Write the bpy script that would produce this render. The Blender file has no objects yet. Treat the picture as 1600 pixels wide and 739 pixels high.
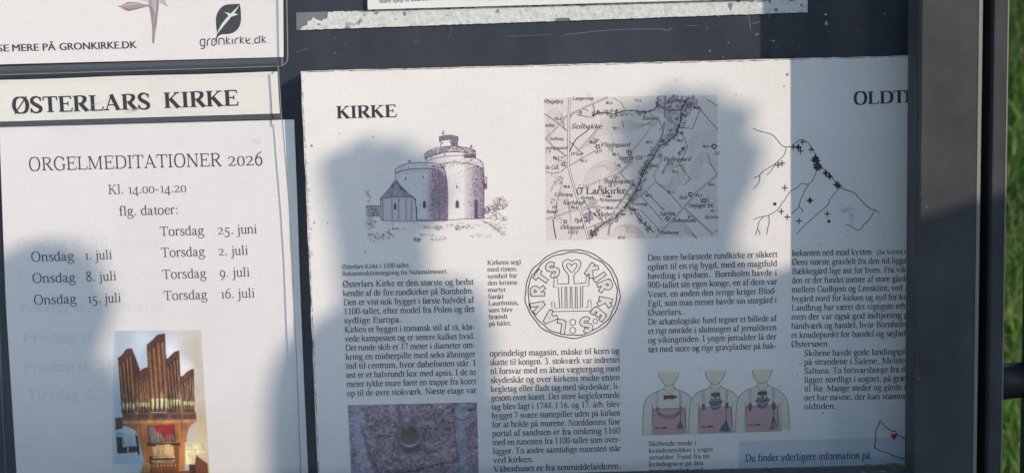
import bpy, math, random
import numpy as np
from mathutils import Vector, Matrix

# ------------------------------------------------------------------ camera, world, sun, exposure
SC = bpy.context.scene
COL = SC.collection
R = math.radians
CAM_H, CAM_D, FPX = 1.25, 1.140, 2300.0
cam_d = bpy.data.cameras.new("camera")
cam_d.sensor_width = 36.0
cam_d.lens = 36.0 * FPX / 1600.0
cam_d.clip_start, cam_d.clip_end = 0.02, 3000
cam_d.dof.use_dof = True
cam_d.dof.focus_distance = CAM_D - 0.01
cam_d.dof.aperture_fstop = 9.0
cam = bpy.data.objects.new("camera", cam_d)
COL.objects.link(cam)
CAM_M = (Matrix.Translation((0, -CAM_D, CAM_H)) @ Matrix.Rotation(R(90 - 6.9), 4, 'X') @ Matrix.Rotation(R(-1.41), 4, 'Z'))
cam.matrix_world = CAM_M
SC.camera = cam

SUN_AZ, SUN_EL = 44.0, 22.0           # azimuth from the board's normal towards +x, elevation
SUN = Vector((math.sin(R(SUN_AZ)) * math.cos(R(SUN_EL)), -math.cos(R(SUN_AZ)) * math.cos(R(SUN_EL)), math.sin(R(SUN_EL))))
world = bpy.data.worlds.new("World")
SC.world = world
world.use_nodes = True
wn = world.node_tree.nodes
bg = wn["Background"]
sky = wn.new("ShaderNodeTexSky")
sky.sky_type = 'NISHITA'
sky.sun_disc = False
sky.sun_elevation = R(SUN_EL)
sky.sun_rotation = math.atan2(SUN.x, SUN.y)
sky.air_density, sky.dust_density, sky.ozone_density = 1.3, 0.6, 2.4
world.node_tree.links.new(sky.outputs[0], bg.inputs[0])
bg.inputs[1].default_value = 0.15
sun_d = bpy.data.lights.new("sun", 'SUN')
sun_d.energy = 2.0
sun_d.angle = R(0.6)
sun_d.color = (1.0, 0.865, 0.735)
sun = bpy.data.objects.new("sun", sun_d)
COL.objects.link(sun)
sun.rotation_euler = SUN.to_track_quat('Z', 'Y').to_euler()
vs = SC.view_settings
vs.view_transform, vs.look, vs.gamma, vs.use_curve_mapping = 'Standard', 'None', 1.0, False
vs.exposure = 0.92

# ------------------------------------------------------------------ helpers
def ray(u, v):
    d = Vector(((u - 800.0) / FPX, (369.5 - v) / FPX, -1.0))
    return (CAM_M.to_3x3() @ d)

def P(u, v, dep=0.0):
    """point of the plane 'dep' metres in front of the back panel, measured off the photograph"""
    d = ray(u, v); o = Vector((0, -CAM_D, CAM_H))
    t = (-dep - o.y) / d.y
    q = o + d * t
    return (q.x, q.z)

def lin(r, g=None, b=None):
    if g is None: g = b = r
    f = lambda c: (c / 12.92 if c <= 0.04045 else ((c + 0.055) / 1.055) ** 2.4)
    return (f(r / 255.0), f(g / 255.0), f(b / 255.0))

def mat(name, col, rough=0.6, spec=0.3, metal=0.0):
    m = bpy.data.materials.new(name); m.use_nodes = True
    b = m.node_tree.nodes["Principled BSDF"]
    b.inputs["Base Color"].default_value = (*col, 1)
    b.inputs["Roughness"].default_value = rough
    b.inputs["Specular IOR Level"].default_value = spec
    b.inputs["Metallic"].default_value = metal
    return m

class NT:
    def __init__(s, m): s.m = m; s.t = m.node_tree; s.b = s.t.nodes["Principled BSDF"]
    def n(s, typ, **kw):
        x = s.t.nodes.new(typ)
        for k, v in kw.items():
            if k in x.inputs: x.inputs[k].default_value = v
            else: setattr(x, k, v)
        return x
    def l(s, a, b): s.t.links.new(a, b)
    def ramp(s, src, stops):
        r = s.n("ShaderNodeValToRGB"); e = r.color_ramp.elements
        while len(e) < len(stops): e.new(0.5)
        for i, (p, c) in enumerate(stops):
            e[i].position = p; e[i].color = (*c, 1) if len(c) == 3 else c
        s.l(src, r.inputs[0]); return r
    def noise(s, scale, detail=4, rough=0.55, coords=None):
        x = s.n("ShaderNodeTexNoise", Scale=scale, Detail=detail, Roughness=rough)
        s.l(coords or s.obj(), x.inputs["Vector"]); return x
    def obj(s):
        if not hasattr(s, "_o"): s._o = s.n("ShaderNodeTexCoord").outputs["Object"]
        return s._o
    def mix(s, fac, a, b, mode='MIX'):
        x = s.n("ShaderNodeMix", data_type='RGBA', blend_type=mode)
        if isinstance(fac, float): x.inputs[0].default_value = fac
        else: s.l(fac, x.inputs[0])
        for i, c in ((6, a), (7, b)):
            if isinstance(c, tuple): x.inputs[i].default_value = (*c, 1)
            else: s.l(c, x.inputs[i])
        return x.outputs[2]
    def bump(s, h, strength, dist):
        x = s.n("ShaderNodeBump", Strength=strength, Distance=dist)
        s.l(h, x.inputs["Height"]); s.l(x.outputs[0], s.b.inputs["Normal"])

def obj_mesh(name, verts, faces, material, parent=None, smooth=False):
    me = bpy.data.meshes.new(name)
    me.from_pydata(verts, [], faces)
    if smooth: me.polygons.foreach_set("use_smooth", [True] * len(me.polygons))
    me.materials.append(material)
    o = bpy.data.objects.new(name, me)
    COL.objects.link(o)
    if parent is not None: o.parent = parent
    return o

def tag(o, label=None, cat=None, group=None, kind=None):
    for k, v in (("label", label), ("category", cat), ("group", group), ("kind", kind)):
        if v: o[k] = v
    return o

def thing(name, label, cat, group=None):
    o = bpy.data.objects.new(name, None)
    o.empty_display_size = 0.05
    COL.objects.link(o)
    return tag(o, label, cat, group)

def prism(poly, y0, y1):
    """closed prism of an (x, z) outline between the planes y0 and y1"""
    n = len(poly)
    vs_ = [(x, y0, z) for x, z in poly] + [(x, y1, z) for x, z in poly]
    fs = [tuple(range(n)), tuple(range(2 * n - 1, n - 1, -1))]
    fs += [(i, i + n, (i + 1) % n + n, (i + 1) % n) for i in range(n)]
    return vs_, fs

def boxes(*bs):
    V, F = [], []
    for x0, x1, y0, y1, z0, z1 in bs:
        k = len(V)
        V += [(x, y, z) for x in (x0, x1) for y in (y0, y1) for z in (z0, z1)]
        F += [tuple(k + i for i in f) for f in ((0, 1, 3, 2), (4, 6, 7, 5), (0, 4, 5, 1), (2, 3, 7, 6), (0, 2, 6, 4), (1, 5, 7, 3))]
    return V, F

def extrude_z(prof, z0, z1):
    """(x, y) profile extruded upwards"""
    n = len(prof)
    V = [(x, y, z0) for x, y in prof] + [(x, y, z1) for x, y in prof]
    F = [tuple(range(n)), tuple(range(2 * n - 1, n - 1, -1))] + [(i, (i + 1) % n, (i + 1) % n + n, i + n) for i in range(n)]
    return V, F

def extrude_x(prof, x0, x1):
    """(y, z) profile extruded sideways"""
    n = len(prof)
    V = [(x0, y, z) for y, z in prof] + [(x1, y, z) for y, z in prof]
    F = [tuple(range(n)), tuple(range(2 * n - 1, n - 1, -1))] + [(i, (i + 1) % n, (i + 1) % n + n, i + n) for i in range(n)]
    return V, F

def spline(pts, n=6):
    """Catmull-Rom through points of any dimension"""
    p = [np.array(q, float) for q in pts]
    if len(p) < 3: return p
    closed = np.allclose(p[0][:2], p[-1][:2])
    out = []
    m = len(p)
    for i in range(m - 1):
        a = p[i - 1] if i > 0 else (p[-2] if closed else 2 * p[0] - p[1])
        b, c = p[i], p[i + 1]
        d = p[i + 2] if i + 2 < m else (p[1] if closed else 2 * p[-1] - p[-2])
        for k in range(n):
            t = k / n
            out.append(0.5 * ((2 * b) + (c - a) * t + (2 * a - 5 * b + 4 * c - d) * t * t + (3 * b - a - 3 * c + d) * t ** 3))
    out.append(p[-1])
    return out

def strip_quads(path):
    """[(x, y, width)] -> quads of a stroke of changing width"""
    q = [np.array(a, float) for a in path]
    keep = [q[0]]
    for a in q[1:]:
        if np.hypot(*(a[:2] - keep[-1][:2])) > 1e-9: keep.append(a)
    q = keep
    L, Rr = [], []
    m = len(q)
    if m < 2: return []
    closed = m > 3 and np.allclose(q[0][:2], q[-1][:2], atol=1e-7)
    for i in range(m):
        if closed: a, b = (q[m - 2] if i == 0 else q[i - 1]), (q[1] if i == m - 1 else q[i + 1])
        else: a, b = q[max(0, i - 1)], q[min(m - 1, i + 1)]
        d = b[:2] - a[:2]; l = np.hypot(*d) or 1.0
        nx, ny = -d[1] / l, d[0] / l
        w = q[i][2] / 2
        L.append((q[i][0] + nx * w, q[i][1] + ny * w)); Rr.append((q[i][0] - nx * w, q[i][1] - ny * w))
    return [[L[i], Rr[i], Rr[i + 1], L[i + 1]] for i in range(m - 1)]

class Ink:
    """collects flat printed shapes on one sheet; each layer lies a hair above the last"""
    def __init__(s, dep): s.dep = dep; s.V = []; s.F = []; s.C = []; s.k = 0
    def plane(s, poly, col, lay=1.0):
        k = len(s.V)
        s.k = (s.k + 1) % 12
        y = -(s.dep + 0.00006 * lay + 0.000002 * s.k)
        s.V += [(x, y, z) for x, z in poly]
        s.F.append(tuple(range(k, k + len(poly)))); s.C.append(col)
    def px(s, poly, col, lay=1.0): s.plane([P(u, v, s.dep) for u, v in poly], col, lay)
    def stroke(s, pts, w, col, lay=1.0, smooth=True, n=5):
        pts = [(*p, w) if len(p) == 2 else p for p in pts]
        if smooth and len(pts) > 2: pts = spline(pts, n)
        for q in strip_quads(pts): s.px(q, col, lay)
    def disc(s, u, v, r, col, lay=1.0, n=14, ry=None):
        s.px([(u + r * math.cos(2 * math.pi * i / n), v + (ry or r) * math.sin(2 * math.pi * i / n)) for i in range(n)], col, lay)
    def ring(s, u, v, r, w, col, lay=1.0, n=24, ry=None):
        s.stroke([(u + r * math.cos(2 * math.pi * i / n), v + (ry or r) * math.sin(2 * math.pi * i / n)) for i in range(n + 1)], w, col, lay, False)
    def build(s, name, material, parent):
        o = obj_mesh(name, s.V, s.F, material, parent)
        a = o.data.color_attributes.new("ink", 'FLOAT_COLOR', 'CORNER')
        arr = np.ones((len(o.data.loops), 4), np.float32); i = 0
        for f, c in zip(s.F, s.C):
            arr[i:i + len(f), :3] = c; i += len(f)
        a.data.foreach_set("color", arr.ravel())
        return o

def raster(name, corners, dep, nx, ny, fn, material, parent, lay=1.0):
    """a printed picture: a fine grid of coloured cells; corners are tl, tr, br, bl"""
    tl, tr, br, bl = [np.array(P(u, v, dep)) for u, v in corners]
    s, t = np.meshgrid(np.linspace(0, 1, nx), np.linspace(0, 1, ny))
    xy = (tl * ((1 - s) * (1 - t))[..., None] + tr * (s * (1 - t))[..., None] + br * (s * t)[..., None] + bl * ((1 - s) * t)[..., None])
    y = -(dep + 0.00006 * lay)
    V = [(a, y, b) for a, b in xy.reshape(-1, 2)]
    F = [(j * nx + i, (j + 1) * nx + i, (j + 1) * nx + i + 1, j * nx + i + 1) for j in range(ny - 1) for i in range(nx - 1)]
    o = obj_mesh(name, V, F, material, parent)
    a = o.data.color_attributes.new("ink", 'FLOAT_COLOR', 'POINT')
    c = np.ones((ny, nx, 4), np.float32); c[..., :3] = np.clip(fn(s, t), 0, 1)
    a.data.foreach_set("color", c.ravel())
    return o

class Canvas(Ink):
    """same drawing calls as Ink, but painted into the cells of one printed photograph"""
    def __init__(s): s.ops = []; s.dep = 0; s.k = 0
    def px(s, poly, col, lay=1.0): s.ops.append((lay, len(s.ops), np.array(poly, float), np.array(col)))
    def paint(s, img, U, V):
        for lay, k, q, col in sorted(s.ops, key=lambda o: o[:2]):
            u0, v0 = q.min(0); u1, v1 = q.max(0)
            m = (U >= u0) & (U <= u1) & (V >= v0) & (V <= v1)
            if not m.any(): continue
            a, b = U[m], V[m]; ins = np.zeros(a.shape, bool)
            for i in range(len(q)):
                x0, y0 = q[i - 1]; x1, y1 = q[i]
                if y0 == y1: continue
                ins ^= ((y0 > b) != (y1 > b)) & (a < (x1 - x0) * (b - y0) / (y1 - y0) + x0)
            t = img[m]; t[ins] = col; img[m] = t
        return img

def blur(a):
    p_ = np.pad(a, ((1, 1), (1, 1), (0, 0)), 'edge')
    return (p_[:-2, 1:-1] + p_[2:, 1:-1] + p_[1:-1, :-2] + p_[1:-1, 2:] + 2 * p_[1:-1, 1:-1]) / 6

def vnoise(x, y, seed=0):
    """value noise on arrays"""
    def h(a, b):
        v = np.sin(a * 127.1 + b * 311.7 + seed * 74.7) * 43758.5453
        return v - np.floor(v)
    xi, yi = np.floor(x), np.floor(y); xf, yf = x - xi, y - yi
    u, v = xf * xf * (3 - 2 * xf), yf * yf * (3 - 2 * yf)
    return (h(xi, yi) * (1 - u) + h(xi + 1, yi) * u) * (1 - v) + (h(xi, yi + 1) * (1 - u) + h(xi + 1, yi + 1) * u) * v

def fbm(x, y, seed=0, o=4):
    r = 0; a = 0.5
    for i in range(o):
        r = r + a * vnoise(x * 2 ** i, y * 2 ** i, seed + i); a *= 0.5
    return r / (1 - 0.5 ** o)

# ------------------------------------------------------------------ a small roman typeface drawn as pen strokes
# glyph: advance, then strokes. V = stem, C = curve of (x, y, weight 0..1), L = straight of (x0, y0, x1, y1, weight),
# s = slab serif (x centre, y, half width, direction), f = flag serif, d = dot
XH, CH, AS, DS = 450, 662, 683, -217
G = {}
def g(ch, adv, *st): G[ch] = (adv, st)
V = lambda x, a, b, t=1: ('L', x, a, x, b, t)
L_ = lambda a, b, c, d, t=1: ('L', a, b, c, d, t)
C = lambda *p: ('C', p)
sb = lambda x, w=95: ('s', x, 0, w, 1)
st_ = lambda x, y=CH, w=95: ('s', x, y, w, -1)
fl = lambda x, y: ('f', x, y)
bowl_r = C((115, 345, 0), (200, 430, .2), (295, 450, .35), (405, 360, .95), (428, 228, 1), (400, 95, .9), (300, 5, .25), (205, 2, .1), (115, 60, 0))
bowl_l = C((385, 375, 0), (300, 443, .15), (215, 450, .25), (100, 355, .95), (72, 222, 1), (102, 90, .95), (200, 8, .35), (290, 12, .1), (385, 75, 0))
ringo = C((250, 450, .1), (375, 400, .8), (428, 225, 1), (375, 50, .8), (250, 0, .1), (125, 50, .8), (72, 225, 1), (125, 400, .8), (250, 450, .1))
a_st = (C((85, 345, .6), (110, 415, .3), (195, 450, .15), (285, 400, .7), (300, 300, 1), (300, 100, 1), (325, 28, .6), (375, 12, .2), (430, 50, 0)),
        C((300, 285, 0), (190, 245, .15), (85, 160, .8), (80, 75, .95), (145, 18, .6), (225, 35, .25), (300, 95, 0)), ('d', 92, 345, 42))
g('a', 444, *a_st)
g('å', 444, *a_st, C((195, 660, .1), (250, 600, .1), (195, 545, .1), (140, 600, .1), (195, 660, .1)))
g('b', 500, V(115, 20, AS), fl(115, AS), bowl_r)
g('c', 444, C((385, 335, .6), (360, 405, .6), (270, 450, .2), (215, 445, .3), (105, 355, .9), (75, 225, 1), (115, 75, .9), (230, 5, .35), (320, 20, .15), (410, 115, 0)))
g('d', 500, bowl_l, V(385, 0, AS), fl(385, AS), L_(385, 10, 490, 28, .0))
g('e', 444, C((78, 268, .05), (240, 268, .05), (395, 268, .05)), C((390, 270, .3), (370, 380, .55), (300, 443, .2), (225, 450, .2), (108, 365, .85), (72, 225, 1), (110, 75, .9), (235, 5, .4), (325, 22, .15), (415, 115, 0)))
g('f', 320, C((155, 0, 1), (155, 300, 1), (155, 520, 1), (185, 640, .7), (250, 682, .25), (310, 670, .3), (335, 630, .7)), L_(30, 432, 280, 432, .05), sb(155, 120))
g('g', 490, C((230, 450, .1), (325, 410, .8), (350, 305, 1), (320, 205, .8), (225, 165, .1), (125, 205, .8), (95, 305, 1), (125, 410, .8), (230, 450, .1)), L_(310, 415, 470, 412, .15),
  C((160, 180, 0), (95, 115, .35), (125, 55, .6), (250, 35, .75), (390, 10, .85), (440, -70, .7), (390, -165, .3), (250, -212, .2), (110, -200, .3), (40, -125, .5), (60, -50, .2), (135, 20, 0)))
arch = C((105, 330, 0), (190, 425, .2), (275, 448, .45), (370, 395, .9), (388, 300, 1), (388, 150, 1), (388, 0, 1))
g('h', 500, V(105, 0, AS), fl(105, AS), arch, sb(105), sb(388))
g('i', 278, V(140, 0, XH), fl(140, XH), sb(140, 105), ('d', 138, 600, 56))
g('j', 278, C((160, 450, 1), (160, 200, 1), (160, -60, 1), (135, -170, .55), (60, -215, .2), (-20, -185, .6)), fl(160, XH), ('d', 158, 600, 56))
g('k', 500, V(110, 0, AS), fl(110, AS), L_(130, 205, 385, 420, .1), L_(225, 290, 425, 0, .95), sb(110), sb(420, 85), st_(385, XH, 85))
g('l', 278, V(140, 0, AS), fl(140, AS), sb(140, 105))
g('m', 778, V(105, 0, XH), fl(105, XH), arch, C((388, 330, 0), (473, 425, .2), (555, 448, .45), (650, 395, .9), (668, 300, 1), (668, 150, 1), (668, 0, 1)), sb(105), sb(388), sb(668))
g('n', 500, V(105, 0, XH), fl(105, XH), arch, sb(105), sb(388))
g('o', 500, ringo)
g('ø', 500, ringo, L_(60, -30, 440, 480, .05))
g('p', 500, V(115, DS, XH), fl(115, XH), bowl_r, ('s', 115, DS, 110, 1))
g('r', 340, V(110, 0, XH), fl(110, XH), C((110, 325, 0), (180, 420, .2), (250, 448, .5), (320, 430, .85)), ('d', 305, 405, 42), sb(110, 100))
g('s', 385, C((325, 340, 0), (305, 410, .15), (220, 448, .25), (120, 415, .75), (95, 345, .95), (145, 280, .95), (250, 215, 1), (325, 140, .95), (315, 60, .75), (225, 5, .25), (130, 12, .2), (65, 85, .1), (55, 150, .1)))
g('t', 285, C((140, 565, .1), (140, 440, 1), (140, 200, 1), (140, 100, 1), (165, 28, .7), (215, 12, .25), (280, 55, 0)), L_(20, 432, 265, 432, .05))
g('u', 500, C((105, 450, 1), (105, 280, 1), (105, 130, 1), (135, 38, .85), (220, 10, .4), (310, 40, .15), (385, 110, 0)), V(385, 0, XH), fl(105, XH), fl(385, XH), L_(385, 10, 490, 28, 0))
g('v', 490, L_(90, 440, 255, 0, .95), L_(255, 0, 400, 440, .1), st_(95, XH, 85), st_(400, XH, 75))
g('y', 490, L_(90, 440, 265, 10, .95), C((405, 440, .1), (270, 20, .1), (215, -120, .15), (140, -195, .5), (60, -180, .65)), st_(95, XH, 85), st_(405, XH, 75))
g('x', 490, L_(90, 445, 400, 0, .95), L_(90, 0, 395, 445, .1), st_(100, XH, 85), st_(390, XH, 75), sb(95, 75), sb(395, 85))
g('æ', 667, *a_st[:2], ('d', 92, 345, 42), C((300, 268, .05), (450, 268, .05), (620, 268, .05)), C((615, 270, .3), (595, 380, .55), (525, 443, .2), (455, 450, .2), (345, 375, .8), (308, 225, 1), (345, 75, .9), (465, 5, .4), (555, 22, .15), (640, 115, 0)))
g('0', 500, C((250, 676, .1), (375, 600, .8), (425, 338, 1), (375, 76, .8), (250, 0, .1), (125, 76, .8), (75, 338, 1), (125, 600, .8), (250, 676, .1)))
g('1', 500, V(260, 0, 660), L_(110, 590, 260, 660, .1), sb(260, 130))
g('2', 500, C((50, 500, .1), (90, 610, .45), (210, 670, .35), (330, 620, .85), (370, 500, 1), (320, 350, .8), (190, 180, .4), (60, 35, .2)), L_(45, 40, 450, 40, .7), L_(430, 20, 475, 140, .1))
g('3', 500, C((60, 560, .1), (130, 650, .4), (240, 670, .35), (340, 600, .9), (330, 480, .9), (250, 390, .4), (170, 350, .1)), C((190, 360, .1), (300, 350, .5), (400, 270, 1), (410, 160, 1), (330, 40, .8), (190, 5, .3), (60, 60, .6)))
g('4', 500, V(350, 0, 676), L_(20, 195, 350, 670, .1), L_(20, 185, 470, 185, .45))
g('5', 500, L_(150, 640, 430, 640, .7), L_(155, 650, 100, 400, .1), C((100, 395, .4), (220, 400, .8), (350, 330, 1), (390, 200, 1), (330, 60, .8), (190, 5, .35), (50, 55, .6)))
g('6', 500, C((440, 670, 0), (300, 620, .3), (160, 480, .8), (85, 290, 1), (100, 120, .95), (180, 20, .6), (260, 0, .3), (370, 50, .8), (420, 200, 1), (370, 360, .8), (270, 410, .3), (120, 330, .1)))
g('7', 500, L_(50, 630, 450, 630, .7), L_(440, 640, 210, 0, .45), L_(30, 520, 60, 650, .1))
g('8', 500, C((250, 676, .3), (360, 620, .8), (370, 510, .8), (250, 380, .9), (110, 260, .8), (75, 150, .9), (150, 30, .6), (260, 0, .3), (380, 50, .8), (420, 160, .8), (350, 300, .7), (200, 410, .8), (110, 520, .8), (150, 640, .7), (250, 676, .3)))
g('9', 500, C((60, 5, 0), (200, 55, .3), (340, 195, .8), (415, 385, 1), (400, 555, .95), (320, 655, .6), (240, 676, .3), (130, 625, .8), (80, 475, 1), (130, 315, .8), (230, 265, .3), (380, 345, .1)))
g('.', 250, ('d', 125, 50, 58)); g(',', 250, ('d', 125, 50, 58), C((160, 50, .5), (150, -60, .3), (80, -130, 0)))
g(':', 278, ('d', 139, 50, 58), ('d', 139, 400, 58)); g("'", 200, L_(100, 676, 90, 480, .6))
g('-', 333, L_(40, 225, 290, 225, .55)); g('(', 333, C((300, 670, 0), (150, 480, .6), (110, 230, .9), (150, -20, .6), (300, -200, 0)))
g('½', 500, L_(120, 640, 120, 350, .5), L_(60, 20, 440, 650, .1), C((270, 250, .1), (340, 320, .5), (410, 260, .7), (270, 20, .2)), L_(270, 20, 440, 20, .4)); g(' ', 250)
g('A', 722, L_(330, 670, 600, 0, 1.02), L_(345, 665, 110, 0, .08), L_(190, 225, 500, 225, .08), sb(110, 105), sb(610, 110))
g('Å', 722, *G['A'][1], C((345, 860, .1), (405, 790, .1), (345, 720, .1), (285, 790, .1), (345, 860, .1)))
g('B', 667, V(160, 0, CH), C((160, 645, .05), (380, 645, .1), (500, 580, .9), (510, 470, .9), (400, 360, .3), (160, 345, .05)), C((160, 345, .05), (420, 335, .1), (560, 260, 1), (560, 120, 1), (430, 20, .3), (160, 18, .05)), sb(150, 110), st_(150, CH, 110))
g('C', 667, C((600, 500, .1), (520, 620, .3), (380, 676, .2), (200, 600, .8), (90, 338, 1.1), (200, 70, .8), (380, 0, .2), (530, 50, .2), (620, 150, 0)), L_(600, 660, 600, 480, .15))
g('D', 722, V(165, 0, CH), C((165, 645, .05), (400, 640, .15), (600, 540, .9), (645, 330, 1.1), (600, 125, .9), (400, 20, .15), (165, 18, .05)), sb(155, 115), st_(155, CH, 115))
Est = (V(165, 0, CH), L_(165, 645, 540, 645, .1), L_(165, 345, 430, 345, .1), L_(165, 18, 570, 18, .1), L_(535, 662, 550, 520, .1), L_(428, 430, 428, 260, .1), L_(560, 0, 595, 165, .1), sb(120, 60), st_(120, CH, 60))
g('E', 611, *Est)
g('F', 556, *(Est[:3] + Est[4:6]), sb(165, 130), st_(120, CH, 60))
g('G', 722, C((610, 500, .1), (530, 620, .3), (390, 676, .2), (200, 600, .8), (90, 338, 1.1), (200, 70, .8), (390, 0, .2), (520, 20, .3), (620, 80, .5)), L_(605, 660, 605, 480, .15), V(610, 60, 290), st_(610, 300, 110))
g('I', 333, V(167, 0, CH), sb(167, 135), st_(167, CH, 135))
g('H', 722, V(150, 0, CH), V(570, 0, CH), L_(150, 340, 570, 340, .1), sb(150, 130), st_(150, CH, 130), sb(570, 130), st_(570, CH, 130))
g('K', 722, V(160, 0, CH), L_(180, 290, 560, 640, .12), L_(290, 390, 600, 0, 1.05), sb(160, 125), st_(160, CH, 125), sb(600, 115), st_(555, CH, 105))
g('L', 611, V(165, 0, CH), L_(165, 18, 560, 18, .1), L_(555, 0, 590, 170, .1), sb(120, 60), st_(165, CH, 140))
g('M', 889, V(130, 0, CH, .1), L_(150, 650, 430, 30, 1.05), L_(430, 10, 710, 650, .12), V(735, 0, CH), sb(130, 110), sb(735, 125), st_(120, CH, 95), st_(760, CH, 95))
g('N', 722, V(125, 0, CH, .1), V(600, 0, CH, .1), L_(125, 655, 600, 0, 1.05), sb(125, 110), st_(110, CH, 90), st_(600, CH, 110))
Ost = C((361, 676, .15), (560, 600, .8), (640, 338, 1.1), (560, 76, .8), (361, 0, .15), (165, 76, .8), (85, 338, 1.1), (165, 600, .8), (361, 676, .15))
g('O', 722, Ost); g('Ø', 722, Ost, L_(95, -30, 625, 705, .12))
g('P', 556, V(160, 0, CH), C((160, 645, .05), (370, 645, .15), (500, 570, .9), (515, 470, 1), (440, 340, .7), (300, 300, .1), (160, 310, .05)), sb(160, 130), st_(150, CH, 110))
g('R', 667, V(160, 0, CH), C((160, 645, .05), (370, 645, .15), (505, 575, .9), (515, 480, 1), (430, 365, .7), (300, 330, .1), (160, 335, .05)), L_(320, 340, 590, 0, 1.05), sb(160, 125), st_(150, CH, 110), sb(605, 60))
g('S', 556, C((465, 500, 0), (430, 610, .2), (300, 672, .25), (150, 610, .75), (110, 500, .95), (180, 390, 1), (340, 290, 1.05), (455, 190, 1), (430, 70, .75), (290, 5, .25), (140, 40, .3), (65, 190, .1)), L_(468, 660, 468, 480, .1), L_(62, 200, 58, 10, .1))
g('T', 611, V(305, 0, CH), L_(30, 645, 580, 645, .1), L_(30, 662, 25, 500, .1), L_(580, 662, 588, 500, .1), sb(305, 140))
g('V', 700, L_(120, 650, 365, 0, 1.02), L_(365, 0, 590, 650, .1), st_(120, CH, 110), st_(590, CH, 100))
g('U', 722, C((150, 650, 1), (150, 400, 1), (150, 200, 1), (220, 40, .8), (370, 5, .3), (520, 50, .2), (590, 200, .1), (590, 650, .1)), st_(150, CH, 130), st_(590, CH, 100))
STY = {'reg': (112, 48, 1.0, 0), 'bold': (158, 42, 1.05, 0), 'ital': (108, 48, .98, .22), 'light': (84, 42, 1.02, 0), 'cap': (100, 30, 1.0, 0)}
_gl = {}
def glyph(ch, sty, n):
    key = (ch, sty, n)
    if key in _gl: return _gl[key]
    S, H, sx, sh = STY[sty]
    adv, sts = G.get(ch, G['.'])
    ys, yo = 1.0, 0.0
    if sty == 'light' and ch in '0123456789':        # old-style figures
        if ch in '012': ys = 0.69
        elif ch in '34579': yo = -200
    wid = lambda t: H + t * (S - H)
    out = []
    for e in sts:
        if e[0] == 'L':
            _, a, b, c, d, t = e
            out += strip_quads([(a, b, wid(t)), (c, d, wid(t))])
        elif e[0] == 'C': out += strip_quads(spline([(x, y, wid(t)) for x, y, t in e[1]], n))
        elif e[0] == 's':
            _, x, y, w, dr = e; w += (S - 100) * .3; h = H * .75; k = S * .5
            out.append([(x - w, y), (x + w, y), (x + w, y + dr * h * .7), (x + k, y + dr * h * 1.9), (x - k, y + dr * h * 1.9), (x - w, y + dr * h * .7)])
        elif e[0] == 'f':
            _, x, y = e
            out.append([(x - S / 2 - 72, y - 42), (x - S / 2 - 72, y - 62), (x - S / 2, y - 70), (x + S / 2, y - 2), (x + S / 2, y + 4)])
        elif e[0] == 'd':
            _, x, y, r = e; r *= (0.6 + S / 250)
            out.append([(x + r * math.cos(i * math.pi / 4), y + r * math.sin(i * math.pi / 4)) for i in range(8)])
    out = [[(x * sx + (y * ys + yo) * sh, y * ys + yo) for x, y in q] for q in out]
    r = (adv * sx * (.8 if sty == 'light' and ch in '1' else 1), out)
    _gl[key] = r
    return r

def write(ink, s, u0, v0, u1, v1, size, sty='reg', col=None, fit=True, lay=2.0, n=3):
    """one line of type on a baseline; fit = justified to the right end, else only the direction is used"""
    col = col or INK
    p0, p1 = np.array(P(u0, v0, ink.dep)), np.array(P(u1, v1, ink.dep))
    ln = np.hypot(*(p1 - p0)); d = (p1 - p0) / ln; up = np.array((-d[1], d[0]))
    em = size * ln / math.hypot(u1 - u0, v1 - v0) / 1000.0
    s = s.replace('*', '')
    nat = sum(glyph(c, sty, n)[0] for c in s) * em
    sx, gap = 1.0, 0.0
    if fit:
        sp = s.strip().count(' ')
        if sp and nat <= ln: gap = (ln - nat) / sp
        elif sp and nat - ln < sp * 90 * em: gap = (ln - nat) / sp
        else: sx = ln / nat
    x = 0.0
    for c in s:
        adv, polys = glyph(c, sty, n)
        for q in polys:
            ink.plane([tuple(p0 + d * (x + a * em * sx) + up * (b * em)) for a, b in q], col, lay)
        x += adv * em * sx + (gap if c == ' ' else 0)

_sans = {}
def sans(ink, s, u0, v0, u1, v1, size, col, bold=0.0, lay=2.0, track=1.0):
    """sans type from Blender's built-in face, fitted between two baseline points"""
    cu = bpy.data.curves.new("type", 'FONT'); cu.body = s; cu.size = 1.0; cu.offset = bold; cu.resolution_u = 3; cu.space_character = track
    o = bpy.data.objects.new("type", cu); COL.objects.link(o)
    bpy.context.view_layer.update()
    dg = bpy.context.evaluated_depsgraph_get()
    me = o.evaluated_get(dg).to_mesh()
    co = [tuple(v.co[:2]) for v in me.vertices]; fs = [tuple(p.vertices) for p in me.polygons]
    o.evaluated_get(dg).to_mesh_clear()
    bpy.data.objects.remove(o); bpy.data.curves.remove(cu)
    x0, x1 = min(c[0] for c in co), max(c[0] for c in co)
    p0, p1 = np.array(P(u0, v0, ink.dep)), np.array(P(u1, v1, ink.dep))
    ln = np.hypot(*(p1 - p0)); d = (p1 - p0) / ln; up = np.array((-d[1], d[0]))
    em = size * ln / math.hypot(u1 - u0, v1 - v0)
    k = ln / (x1 - x0)
    for f in fs:
        ink.plane([tuple(p0 + d * (co[i][0] - x0) * k + up * co[i][1] * em) for i in f], col, lay)
INK = lin(52, 50, 54)

# ------------------------------------------------------------------ materials
def print_mat():
    m = mat("printed_ink", (0.5, 0.5, 0.5), 0.55, 0.25); t = NT(m)
    a = t.n("ShaderNodeVertexColor", layer_name="ink")
    nz = t.noise(1400, 2)
    r = t.ramp(nz.outputs[0], [(0.3, (0.88,) * 3), (0.7, (1.08,) * 3)])
    t.l(t.mix(1.0, a.outputs[0], r.outputs[0], 'MULTIPLY'), t.b.inputs["Base Color"])
    return m

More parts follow.
